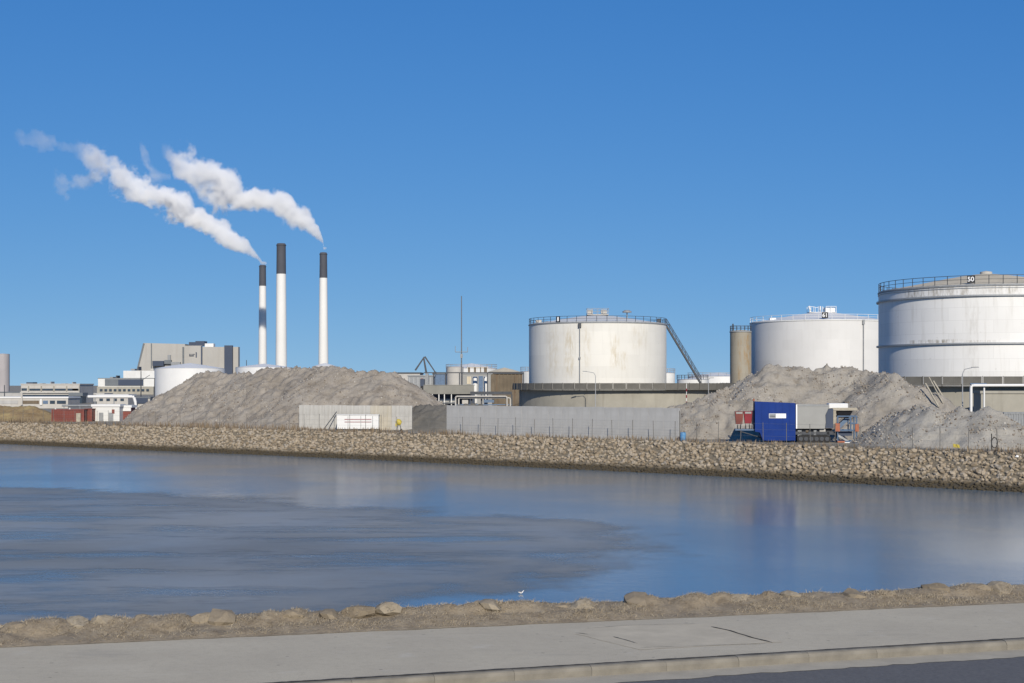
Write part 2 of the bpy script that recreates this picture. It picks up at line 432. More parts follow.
def rock_mesh(name, mat, seed, sub=1, flat=0.75, jag=0.28):
    import bmesh
    bm = bmesh.new(); bmesh.ops.create_icosphere(bm, subdivisions=sub, radius=1.0)
    for v in bm.verts:
        d = 1 + jag * fbm(v.co.x * 0.9 + seed * 7.1, v.co.y * 0.9, v.co.z * 0.9, 3)
        c = v.co * d
        for k in range(4):                       # broken planes
            nn = Vector((math.sin(seed * 3 + k * 2.1), math.cos(seed * 1.7 + k * 1.3), math.sin(seed + k * 4.7) * 0.8)).normalized()
            q = c.dot(nn)
            if q > 0.72: c -= nn * (q - 0.72)
        v.co = Vector((c.x * 1.12, c.y * 0.92, c.z * flat))
    me_ = bpy.data.meshes.new(name); bm.to_mesh(me_); bm.free(); me_.materials.append(mat)
    return me_
def stone_mat(name, stops, wetz=None, scale=1.2):
    n = NT(name); g = n.new('ShaderNodeNewGeometry'); pos = g.outputs['Position']
    oi = n.new('ShaderNodeObjectInfo')
    rnd = n.math('FRACT', n.math('ADD', g.outputs['Random Per Island'], oi.outputs['Random']))
    c = n.ramp(rnd, stops)
    mo = n.noise(pos, scale * 3, 6, 0.7)
    c = n.mix(n.rng(mo, 0.35, 0.75, 0, 0.45), c, tuple(q * 0.55 for q in stops[0][1][:3]))
    if wetz is not None:
        s2 = n.new('ShaderNodeSeparateXYZ'); n.link(pos, s2.inputs[0])
        wt = n.rng(n.math('ADD', s2.outputs[2], n.math('MULTIPLY', n.noise(pos, 0.8, 4), 0.5)), wetz, wetz + 0.55, 1, 0)
        c = n.mix(wt, c, (0.062, 0.05, 0.032))
    n.color(c); n.rough(0.92); n.bump(n.noise(pos, scale * 9, 5, 0.7), 0.5, 0.03)
    n.b.inputs['Specular IOR Level'].default_value = 0.25
    return n.m
mat_rock = stone_mat('pale_brown_quarry_stone', [(0.0, (0.215, 0.17, 0.118)), (0.35, (0.30, 0.246, 0.178)), (0.7, (0.365, 0.305, 0.228)), (1.0, (0.32, 0.286, 0.24))], WZ + 0.6)
ROCKS = [rock_mesh('rock', mat_rock, k + 1) for k in range(6)]
RV = []
for me_ in ROCKS:
    a = np.zeros(len(me_.vertices) * 3); me_.vertices.foreach_get('co', a)
    RV.append((a.reshape(-1, 3), [tuple(p.vertices) for p in me_.polygons]))
rr = random.Random(3)
spots = []
for rown, n in enumerate(np.arange(0.12, 3.75, 0.225)):
    for p, t, u in walk(n, 0.315, -60, 1090):
        jn = rr.uniform(-0.2, 0.2); js = rr.uniform(-0.28, 0.28)
        q = p + t * js + Vector((-t.y, t.x)) * jn
        nn = n + jn
        if nn < 1.3: z = WZ + 0.5 * max(nn, 0) / 1.3
        else: z = WZ + 0.5 + (nn - 1.3) / 2.45 * (GZ - WZ - 0.5)
        z = min(z, GZ - 0.1)
        if nn < 0.9: s = rr.uniform(0.10, 0.2)
        else: s = rr.choice((rr.uniform(0.13, 0.2), rr.uniform(0.18, 0.27), rr.uniform(0.22, 0.34)))
        spots.append((s / q.y * (1 if -20 < u < 1030 else 0), q, z + 0.10 * s, s, u, nn))
spots.sort(key=lambda a: -a[0])
bulk_v = []; bulk_f = []; cnt = 0
for i, (key, q, z, s, u, nn) in enumerate(spots):
    k = rr.randrange(6); e = (rr.uniform(-.5, .5), rr.uniform(-.5, .5), rr.uniform(0, 6.28))
    sc3 = (s * rr.uniform(0.85, 1.2), s * rr.uniform(0.85, 1.15), s * rr.uniform(0.8, 1.1))
    if i < 300:
        o = link('rock', ROCKS[k], emb, (q.x, q.y, z)); o.rotation_euler = e; o.scale = sc3
    else:
        from mathutils import Euler
        mt = np.array(Matrix.LocRotScale(Vector((q.x, q.y, z)), Euler(e), Vector(sc3)))
        co = RV[k][0] @ mt[:3, :3].T + mt[:3, 3]
        bulk_f += [tuple(j + cnt for j in f) for f in RV[k][1]]; bulk_v.append(co); cnt += len(co)
me = bpy.data.meshes.new('rock_mass'); me.from_pydata(np.concatenate(bulk_v).tolist(), [], bulk_f); me.materials.append(mat_rock)
o = link('rock_mass', me, emb); o['kind'] = 'stuff'

# ------------------------------------------------------------------ grass maker
def grass_mat(name, stops):
    n = NT(name); g = n.new('ShaderNodeNewGeometry')
    n.color(n.ramp(g.outputs['Random Per Island'], stops)); n.rough(0.95); n.b.inputs['Specular IOR Level'].default_value = 0.1
    return n.m
def blades(name, mat, items, label, cat, parent=None):
    """items: (x, y, z, height, lean dx, dy, width)"""
    v = []; f = []
    for (x, y, z, h, dx, dy, wd) in items:
        a = rr.uniform(0, PI); cx, cy = math.cos(a) * wd, math.sin(a) * wd; k = len(v)
        v += [(x - cx, y - cy, z), (x + cx, y + cy, z), (x + cx * .7 + dx * .4, y + cy * .7 + dy * .4, z + h * .6), (x - cx * .7 + dx * .4, y - cy * .7 + dy * .4, z + h * .6), (x + dx, y + dy, z + h)]
        f += [(k, k + 1, k + 2, k + 3), (k + 3, k + 2, k + 4)]
    me_ = bpy.data.meshes.new(name); me_.from_pydata(v, [], f); me_.materials.append(mat)
    o_ = link(name, me_, parent)
    return tag(o_, label, cat, kind='stuff')
mat_dry = grass_mat('dry_straw', [(0.0, (0.24, 0.196, 0.138)), (0.4, (0.315, 0.264, 0.192)), (0.8, (0.38, 0.325, 0.243)), (1.0, (0.28, 0.232, 0.165))])
mat_brown = grass_mat('dead_brown_scrub', [(0.0, (0.11, 0.08, 0.055)), (0.5, (0.19, 0.145, 0.10)), (1.0, (0.27, 0.215, 0.145))])
it = []
for p, t, u in walk(4.15, 0.022, -30, 1060):
    dens = 0.5 + 0.5 * fbm(p.x * 0.12, p.y * 0.12, 3.0, 3)
    if u < 470: dens += 0.25
    if rr.random() > dens * 0.9: continue
    nn = Vector((-t.y, t.x)) * rr.gauss(0, 0.38)
    h = rr.uniform(0.12, 0.5) * (0.6 + dens)
    if u < 300: h *= 1.35
    it.append((p.x + nn.x, p.y + nn.y, GZ - 0.02, h, rr.uniform(-.15, .15), rr.uniform(-.15, .15), rr.uniform(0.015, 0.04)))
blades('dead_grass', mat_brown, it, 'dead brown grass along the top of the rock embankment', 'grass')

# ------------------------------------------------------------------ near side: road, gutter, kerb, pavement, bank
ROAD_T = Vector((0.969, 0.247)).normalized(); ROAD_N = Vector((-ROAD_T.y, ROAD_T.x))   # N points to the water
E0 = Vector((-8.2, 22.4)); E0 = E0 - ROAD_T * E0.dot(ROAD_T)
RZ = math.atan2(ROAD_T.y, ROAD_T.x)
MR = Matrix.Translation((E0.x, E0.y, 0)) @ Matrix.Rotation(RZ, 4, 'Z')      # s along the road, n towards the water; n = 0 at the pavement edge
def road_uv(u, v, z=0.0):
    Y = (CZ - z) * F / (v - HZ); q = Vector((X(u, Y), Y)) - E0
    return q.dot(ROAD_T), q.dot(ROAD_N)
_a, _b = road_uv(400, 676), road_uv(1024, 638.5)            # pavement / kerb joint
def KNf(s): return _a[1] + (_b[1] - _a[1]) * (s - _a[0]) / (_b[0] - _a[0])
KN = 0.0
def strip(n0, n1, z, s0=-70, s1=90):
    k0 = lambda s: n0 + KNf(s)
    k1 = lambda s: n1 + KNf(s) if n1 is not None else 0.06
    return MB().add([MR @ Vector(q) for q in ((s0, k0(s0), z), (s1, k0(s1), z), (s1, k1(s1), z), (s0, k1(s0), z))], [(0, 1, 2, 3)])
na = NT('worn_asphalt'); pos = na.world_co()
na.color(na.ramp(na.noise(pos, 18, 4, 0.7), [(0.3, (0.078, 0.076, 0.078)), (0.7, (0.125, 0.122, 0.12))])); na.rough(0.85); na.bump(na.noise(pos, 60, 3, 0.6), 0.4, 0.01)
tag(strip(KN - 9.5, KN - 0.30, -0.14).build('road', na.m), kind='structure')
npv = NT('worn_grey_pavement'); pos = npv.world_co()
c1 = npv.ramp(npv.noise(pos, 0.5, 7, 0.65), [(0.3, (0.415, 0.365, 0.275)), (0.7, (0.50, 0.445, 0.335))])
fine = npv.noise(pos, 45, 3, 0.7)
c1 = npv.mix(npv.rng(fine, 0.35, 0.65, 0.0, 0.35), c1, (0.25, 0.235, 0.21))
stn = npv.noise(pos, 1.4, 5, 0.6)
c1 = npv.mix(npv.rng(stn, 0.6, 0.78, 0, 0.45), c1, (0.5, 0.475, 0.42))
oil = npv.noise(npv.mapped(pos, (0.5, 1.6, 1)), 0.7, 6, 0.65)
c1 = npv.mix(npv.rng(oil, 0.58, 0.75, 0, 0.35), c1, (0.19, 0.18, 0.165))
mid_ = npv.noise(pos, 7.0, 5, 0.72)
c1 = npv.mix(npv.rng(mid_, 0.45, 0.75, 0, 0.4), c1, (0.30, 0.265, 0.205))
vo = npv.new('ShaderNodeTexVoronoi'); npv.link(pos, vo.inputs['Vector']); vo.inputs['Scale'].default_value = 2.3
c1 = npv.mix(npv.rng(vo.outputs['Distance'], 0.045, 0.09, 0.55, 0), c1, (0.16, 0.145, 0.12))
sepn = npv.noise(npv.mapped(pos, (0.25, 1.0, 1)), 0.9, 6, 0.7)
c1 = npv.mix(npv.rng(sepn, 0.55, 0.72, 0, 0.3), c1, (0.55, 0.5, 0.4))
npv.color(c1); npv.rough(0.9); npv.bump(mid_, 0.35, 0.01)
pav = strip(0.012, None, 0.0).build('pavement', npv.m); tag(pav, kind='structure')
ngut = NT('pale_gutter_concrete'); pos = ngut.world_co()
ngut.color(ngut.ramp(ngut.noise(pos, 2.0, 6, 0.65), [(0.3, (0.30, 0.27, 0.215)), (0.7, (0.40, 0.36, 0.285))])); ngut.rough(0.9); ngut.bump(ngut.noise(pos, 40, 3), 0.3, 0.006)
# gutter with a ragged asphalt edge
gm = MB(); rg = []; s = -60.0
while s < 80:
    rg.append((s, KNf(s) - 0.72 - 0.10 * fbm(s * 0.5, 1.0) - 0.06 * fbm(s * 4, 2.0))); s += 0.15
gv = []
for s, n in rg: gv += [MR @ Vector((s, n, -0.134)), MR @ Vector((s, KNf(s) - 0.17, -0.134))]
gm.add(gv, [(2 * i, 2 * i + 2, 2 * i + 3, 2 * i + 1) for i in range(len(rg) - 1)])
tag(gm.build('gutter', ngut.m), kind='structure')
dj = pm('dark_soil_joint', (0.05, 0.045, 0.038), 0.3, 8, 0.95)
kb = strip(KN - 0.16, KN + 0.02, -0.06, -60, 80).build('kerb', dj); tag(kb, kind='structure')
kA, kB = Vector(road_uv(400, 676)), Vector(road_uv(1024, 638.5)); KANG = math.atan2(kB.y - kA.y, kB.x - kA.x)
ks = MB(); b = 0.018
prof = [(-0.17, -0.16), (-0.17, -0.055), (-0.14, -0.012), (-0.11, 0.004), (-0.012, 0.008), (-0.006, -0.05)]
for a, z in prof: ks.v.append((0.002, a, z))
for a, z in prof: ks.v.append((1.1985, a, z))
ks.f += [(i, i + 1, i + 7, i + 6) for i in range(5)] + [tuple(range(5, -1, -1)), tuple(range(6, 12))]
kme = ks.mesh('kerbstone', M['kerb'])
for i in range(-16, 30):
    o = link('kerbstone', kme, kb, MR @ Vector((i * 1.2 + 0.3, KNf(i * 1.2 + 0.3) + rr.uniform(-0.005, 0.005), rr.uniform(-0.004, 0.004)))); o.rotation_euler = (0, 0, RZ + KANG + rr.uniform(-0.002, 0.002))
JOINT = [(s_, KNf(s_) + 0.004) for s_ in np.arange(-14, 22, 0.4)]
# relaid trench patch in the pavement and its open joints
pat = pm('relaid_pavement_patch', (0.435, 0.385, 0.295), 0.14, 1.3, 0.9, 0.3, 0.006, streak=None)
q = [road_uv(*a) for a in ((575, 634), (592, 627), (708, 623), (783, 642), (640, 650))]
cr = []
for i in range(len(q)):
    a, c = Vector(q[i]), Vector(q[(i + 1) % len(q)])
    for k in range(12):
        pp = a.lerp(c, k / 12); cr.append((pp.x + rr.uniform(-.02, .02), pp.y + rr.uniform(-.02, .02)))
pb = MB(); pb.add([MR @ Vector((x_, y_, 0.004)) for x_, y_ in cr], [tuple(range(len(cr)))])
pb.build('relaid_patch', pat, pav)
def crack(name, pts, w0, raw=None):
    mb = MB(); v = []
    P_ = [Vector(road_uv(*a)) for a in pts] if pts else [Vector(a) for a in raw]; d = []
    for a, c in zip(P_, P_[1:]):
        m = max(2, int((c - a).length / 0.06)); d += [a.lerp(c, k / m) for k in range(m)]
    d.append(P_[-1])
    for i, a in enumerate(d):
        t_ = (d[min(i + 1, len(d) - 1)] - d[max(i - 1, 0)]).normalized(); n_ = Vector((-t_.y, t_.x))
        ww = w0 * (0.35 + 0.65 * abs(fbm(i * 0.2, w0 * 90))) * min(1, 0.2 + i * 0.4, 0.2 + (len(d) - 1 - i) * 0.4)
        a = a + n_ * 0.012 * fbm(i * 0.15, 4.0)
        v += [MR @ Vector((*(a + n_ * ww), 0.012)), MR @ Vector((*(a - n_ * ww), 0.012))]
    mb.add(v, [(2 * i, 2 * i + 1, 2 * i + 3, 2 * i + 2) for i in range(len(d) - 1)])
    mb.build(name, dj, pav)
crack('kerb_joint', None, 0.075, JOINT)
crack('open_joint', [(711, 627), (730, 631), (752, 638), (773, 643)], 0.035)
crack('open_joint', [(613, 637), (628, 641), (638, 644)], 0.016)
crack('open_joint', [(575, 633), (590, 635)], 0.012)
crack('open_joint', [(585, 629), (625, 626), (700, 624)], 0.009)
crack('open_joint', [(640, 648), (700, 646), (770, 644)], 0.007)

rr = random.Random(19)
# near bank: grassy crest, boulders, slope into the water
nbk = NT('sandy_bank_soil'); pos = nbk.world_co()
nbk.color(nbk.ramp(nbk.noise(pos, 3, 7, 0.7), [(0.3, (0.155, 0.122, 0.083)), (0.55, (0.26, 0.211, 0.147)), (0.8, (0.34, 0.285, 0.205))])); nbk.rough(0.95); nbk.bump(nbk.noise(pos, 14, 6, 0.7), 0.8, 0.04)
# (column, top row, half width px)
bl = [(12, 628, 26), (45, 626, 30), (77, 622, 16), (104, 622, 14), (120, 627, 13), (160, 622, 26), (222, 617, 20), (262, 620, 24), (330, 616, 14), (358, 611, 17), (386, 607, 15),
      (437, 611, 19), (478, 609, 24), (520, 609, 16), (560, 610, 20), (600, 609, 14), (640, 602, 22), (690, 602, 18), (735, 600, 20), (790, 601, 24), (855, 595, 20), (885, 597, 16), (935, 589, 15), (965, 591, 16), (1000, 588, 22)]
for k in range(40):
    u = rr.uniform(5, 1020); bl.append((u, 625 - 0.037 * u + rr.uniform(-1, 4), rr.uniform(9, 17)))
SPOTS = []                                         # (s, n, radius, top z, bare stone or grassy hummock)
for i, (u, v, hw) in enumerate(bl):
    v -= 6; n = 1.05 + rr.uniform(-0.12, 0.15)
    best = min(((abs((512 + F * (MR @ Vector((ss, n, 0))).x / (MR @ Vector((ss, n, 0))).y) - u), ss) for ss in np.arange(-24, 30, 0.05)))[1]
    p = MR @ Vector((best, n, 0)); SPOTS.append((best, n, hw / F * p.y, Z(v, p.y), i < 25 and i % 2 == 0 or i in (3, 9, 13, 21) or i > 54))
def bank_z(s, n):
    z = bank_base(s, n)
    for (bs_, bn_, br_, bt_, st_) in SPOTS:
        if st_ or abs(s - bs_) > br_ * 1.3: continue
        q_ = ((s - bs_) ** 2 + (n - bn_) ** 2) / (br_ * br_ * 1.1)
        if q_ < 1: z = max(z, z + (bt_ - 0.03 - z) * (1 - q_) ** 0.6)
    return z
def bank_base(s, n):
    if n < 0: return 0.0
    base = 0.0 + 0.13 * math.sin(min(n, 1.3) / 1.3 * PI * 0.5)
    if n > 1.35: base -= (n - 1.35) * 0.62
    edge = min(1.0, n / 0.25)
    return base + edge * (0.05 * fbm(s * 0.7, n * 0.9, 1.0) + 0.035 * fbm(s * 3.0, n * 3.0, 2.0))
bs = np.arange(-26, 34, 0.09); bnn = [-0.03, 0.02, 0.1, 0.2, 0.32, 0.45, 0.55, 0.65, 0.75, 0.85, 0.95, 1.05, 1.15, 1.25, 1.35, 1.5, 1.65, 1.8, 2.2, 2.8, 3.6, 4.8, 6.5, 8.5]
bv = []; bf = []
for i, s in enumerate(bs):
    for j, n in enumerate(bnn):
        nn = n + (0.05 * fbm(s * 1.3, 7.0) + 0.025 * fbm(s * 6, 8.0) if j == 0 else 0)
        bv.append(MR @ Vector((s, nn, bank_z(s, n) + (0.006 if j == 0 else 0.012))))
for i in range(len(bs) - 1):
    for j in range(len(bnn) - 1):
        k = i * len(bnn) + j; bf.append((k, k + len(bnn), k + len(bnn) + 1, k + 1))
bank = MB().add(bv, bf).build('near_bank', nbk.m, smooth=True); tag(bank, kind='structure')
mat_boulder = stone_mat('pale_shore_boulder', [(0.0, (0.20, 0.162, 0.113)), (0.5, (0.255, 0.21, 0.15)), (1.0, (0.30, 0.258, 0.195))], None, 1.6)
BOUL = [rock_mesh('boulder', mat_boulder, k + 21, 2, 0.62, 0.36) for k in range(5)]
for (best, n, r_, topz, stone) in SPOTS:
    if not stone: continue
    p = MR @ Vector((best, n, 0))
    o = link('boulder', BOUL[rr.randrange(5)], bank, (p.x, p.y, topz - 0.5 * r_)); o.rotation_euler = (rr.uniform(-.15, .15), rr.uniform(-.15, .15), rr.uniform(0, 6.28))
    o.scale = (r_ * rr.uniform(0.9, 1.1), r_ * 0.9, r_ * rr.uniform(0.85, 1.0))
blr = [(a_, b_, c_, d_) for (a_, b_, c_, d_, e_) in SPOTS if e_]
for k in range(70):                                # stones of the slope below the crest
    s, n = rr.uniform(-22, 30), rr.uniform(1.6, 5.5); r_ = rr.uniform(0.25, 0.55); p = MR @ Vector((s, n, bank_z(s, n)))
    o = link('boulder', BOUL[rr.randrange(5)], bank, p); o.rotation_euler = (rr.uniform(-.4, .4), rr.uniform(-.4, .4), rr.uniform(0, 6.28)); o.scale = (r_, r_ * 0.9, r_ * 0.8)
it = []
for k in range(95000):
    s = rr.uniform(-15, 19); n = abs(rr.gauss(0.65, 0.45)) + 0.05
    if n > 1.55: continue
    d = 0.55 + 0.6 * fbm(s * 0.9, n * 1.2, 5.0, 4)
    if rr.random() > d: continue
    p = MR @ Vector((s, n, bank_z(s, n)))
    zb_ = p.z
    for (bs_, bn_, br_, bt_) in blr:
        q_ = ((s - bs_) ** 2 + (n - bn_) ** 2) / (br_ * br_ * 0.9)
        if q_ < 1: zb_ = max(zb_, bt_ - br_ * 0.5 + br_ * 0.5 * math.sqrt(1 - q_) - 0.03)
    if zb_ > p.z and rr.random() < 0.55: continue
    p.z = zb_
    h = rr.uniform(0.015, 0.06) * (0.5 + d)
    if rr.random() < 0.025: h *= 1.7
    lean = 0.10
    it.append((p.x, p.y, p.z - 0.01, h, rr.gauss(0.02, lean * 0.6), rr.gauss(0, lean * 0.6), rr.uniform(0.003, 0.007)))
blades('dry_grass', mat_dry, it, 'short dry straw grass on the verge between the pavement and the water', 'grass')

# ------------------------------------------------------------------ heaps of excavated soil
def soil_mat(name, a, b, c, speck=0.5):
    n = NT(name); pos = n.world_co()
    col = n.ramp(n.noise(pos, 0.35, 8, 0.68), [(0.3, a), (0.5, b), (0.72, c)])
    run = n.noise(n.mapped(pos, (1, 1, 0.25)), 1.3, 6, 0.7)
    col = n.mix(n.rng(run, 0.5, 0.75, 0, 0.5), col, tuple(q * 0.6 for q in a))
    sp = n.noise(pos, 4.5, 4, 0.7)
    col = n.mix(n.rng(sp, 0.60, 0.68, 0, speck), col, tuple(q * 0.42 for q in a))
    pt = n.noise(n.mapped(pos, (1, 1, 0.6)), 0.75, 6, 0.7)
    col = n.mix(n.rng(pt, 0.56, 0.72, 0, 0.55), col, (a[0] * 0.62, a[1] * 0.55, a[2] * 0.48))
    pl_ = n.noise(n.mapped(pos, (1, 1, 0.5)), 0.5, 5, 0.6)
    col = n.mix(n.rng(pl_, 0.55, 0.75, 0, 0.5), col, tuple(min(1, q * 1.15) for q in c))
    n.color(col); n.rough(0.97); n.b.inputs['Specular IOR Level'].default_value = 0.1
    n.bump(n.noise(pos, 4.5, 8, 0.78), 0.9, 0.2)
    return n.m
CLOD = stone_mat('clods_and_rubble', [(0.0, (0.13, 0.105, 0.085)), (0.4, (0.25, 0.215, 0.175)), (0.8, (0.37, 0.335, 0.29)), (1.0, (0.46, 0.44, 0.40))], None, 1.0)
def heap(name, label, ridge, mat, slope=0.66, res=0.3, rough=0.55, seed=0.0, clods=900, group=None, cl=(0.05, 0.17)):
    """ridge: (x, y, top z); union of rough cones at the angle of repose along the ridge"""
    pts = [Vector(r) for r in ridge]; dens = []
    for a, b_ in zip(pts, pts[1:]):
        m = max(1, int((b_ - a).length / 0.8)); dens += [a.lerp(b_, k / m) for k in range(m)]
    dens.append(pts[-1]); A = np.array([tuple(p) for p in dens])
    hm = (A[:, 2].max() - GZ) / slope + 1.5
    x0, x1 = A[:, 0].min() - hm, A[:, 0].max() + hm; y0, y1 = A[:, 1].min() - hm, A[:, 1].max() + hm
    xs_ = np.arange(x0, x1, res); ys_ = np.arange(y0, y1, res); GX, GY = np.meshgrid(xs_, ys_)
    H = np.full(GX.shape, -1e9)
    for ax, ay, az in A: H = np.maximum(H, az - slope * np.hypot(GX - ax, GY - ay))
    NO = np.array([[rough * (0.9 * fbm(x * 0.16 + seed, y * 0.16, seed, 3) + 0.55 * noise.ridged_multi_fractal(Vector((x * 0.33, y * 0.33, seed)), 1.0, 2.0, 4, 1.0, 2.0) * 0.35 + 0.65 * fbm(x * 0.9, y * 0.9, seed + 3, 5)) for x in xs_] for y in ys_])
    hh = np.clip((H - GZ) / 1.5, 0, 1)
    Hn = H + NO * (0.25 + 0.75 * hh) - rough * 0.25
    g_ = GZ + 0.016
    keepm = Hn > GZ - 0.8
    Zf = np.where(Hn > g_, Hn, np.minimum(Hn, g_ - 0.05))
    nx_, ny_ = len(xs_), len(ys_); fc = []
    for j in range(ny_ - 1):
        for i in range(nx_ - 1):
            if keepm[j, i] and keepm[j, i + 1] and keepm[j + 1, i] and keepm[j + 1, i + 1]:
                k = j * nx_ + i; fc.append((k, k + 1, k + nx_ + 1, k + nx_))
    us = sorted({i for f in fc for i in f}); rm = {k: i for i, k in enumerate(us)}
    X_, Y_, Z_ = GX.ravel(), GY.ravel(), Zf.ravel()
    cx, cy = A[:, 0].mean(), A[:, 1].mean()
    me_ = bpy.data.meshes.new(name); me_.from_pydata([(X_[k] - cx, Y_[k] - cy, Z_[k] - GZ) for k in us], [], [tuple(rm[i] for i in f) for f in fc])
    me_.materials.append(mat); me_.polygons.foreach_set('use_smooth', [True] * len(me_.polygons))
    ob = tag(link(name, me_, None, (cx, cy, GZ)), label, 'heap', group)
    r2 = random.Random(seed + 5); bvv = []; bff = []; c_ = 0; tries = 0
    from mathutils import Euler
    while c_ < clods * 42 and tries < clods * 6:
        tries += 1
        i, j = r2.randrange(nx_), r2.randrange(ny_)
        if Zf[j, i] < g_ + 0.05: continue
        if fbm(xs_[i] * 0.2, ys_[j] * 0.2, seed + 9, 3) + r2.uniform(-.3, .3) < 0.0: continue
        s = r2.uniform(*cl) * r2.uniform(0.5, 1.0); k = r2.randrange(6)
        mt = np.array(Matrix.LocRotScale(Vector((xs_[i] - cx, ys_[j] - cy, Zf[j, i] - GZ + s * 0.1)), Euler((r2.uniform(0, 6), r2.uniform(0, 6), r2.uniform(0, 6))), Vector((s, s, s))))
        co = RV[k][0] @ mt[:3, :3].T + mt[:3, 3]; bff += [tuple(q + c_ for q in f) for f in RV[k][1]]; bvv.append(co); c_ += len(co)
    if bvv:
        m2 = bpy.data.meshes.new('clods'); m2.from_pydata(np.concatenate(bvv).tolist(), [], bff); m2.materials.append(CLOD)
        o2 = link('clods', m2, ob); o2['kind'] = 'stuff'
    return ob
soil_a = soil_mat('brown_grey_soil', (0.228, 0.198, 0.162), (0.308, 0.274, 0.232), (0.368, 0.334, 0.288))
soil_b = soil_mat('grey_soil', (0.248, 0.223, 0.186), (0.336, 0.307, 0.265), (0.399, 0.370, 0.321))
soil_c = soil_mat('pale_grey_soil', (0.272, 0.256, 0.226), (0.348, 0.328, 0.292), (0.400, 0.380, 0.340), 0.35)
soil_d = soil_mat('dark_grey_gravel', (0.12, 0.115, 0.10), (0.16, 0.15, 0.13), (0.205, 0.19, 0.165), 0.3)
def rdg(lst): return [(X(u, y), y, Z(v, y)) for u, v, y in lst]
heap('soil_heap', 'largest brown grey soil heap, long and flat topped, left below the chimneys',
     rdg([(197, 373, 203), (214, 370, 201), (240, 371, 198), (262, 369, 195), (300, 367.5, 191), (330, 364.5, 187), (345, 366, 186), (365, 370, 185), (392, 370, 183)]), soil_a, 0.66, 0.27, 0.62, 1.0, 3600)
heap('soil_heap', 'tall grey soil heap rising behind the blue screening machine',
     rdg([(662, 409, 149), (690, 400, 149), (715, 390, 149), (735, 383, 152), (752, 374, 152), (770, 364.5, 151), (786, 366, 151), (800, 365.5, 151), (826, 365, 151), (850, 367, 150), (872, 368.5, 148), (892, 374, 144), (912, 383, 142), (940, 396, 140)]), soil_b, 0.66, 0.24, 0.62, 11.0, 3600)
heap('soil_heap', 'pale grey low soil heap with uneven top, right behind the fence at the picture edge',
     rdg([(896, 412, 132), (905, 409, 130.5), (916, 405, 129), (932, 406, 127), (946, 412, 126), (960, 405, 126), (974, 411, 125), (986, 406, 124.5), (1000, 412, 124)]), soil_c, 0.68, 0.22, 0.45, 23.0, 1300)
heap('gravel_heap', 'dark grey gravel heap in the gap between the two concrete walls',
     rdg([(408, 406, 178), (430, 403.5, 175), (452, 403.5, 173), (480, 404, 172), (497, 406, 171)]), soil_d, 0.62, 0.3, 0.25, 31.0, 0)
heap('soil_heap', 'thin pale soil tail lying in front of the gravel heap, left of the long wall',
     rdg([(395, 402, 187), (420, 403, 186), (445, 405, 185)]), soil_a, 0.6, 0.35, 0.3, 41.0, 200)
ngm = grass_mat('ochre_dead_grass', [(0.0, (0.22, 0.16, 0.09)), (0.5, (0.33, 0.25, 0.14)), (1.0, (0.42, 0.34, 0.17))])
mound = heap('grass_mound', 'low ochre grassy mound at the left picture edge beside red container',
     rdg([(-60, 404, 222), (0, 405, 218), (20, 405, 217), (34, 406, 216)]), soil_mat('ochre_turf', (0.19, 0.135, 0.075), (0.28, 0.205, 0.115), (0.36, 0.285, 0.14), 0.3), 0.42, 0.4, 0.3, 51.0, 0)
mound['category'] = 'mound'

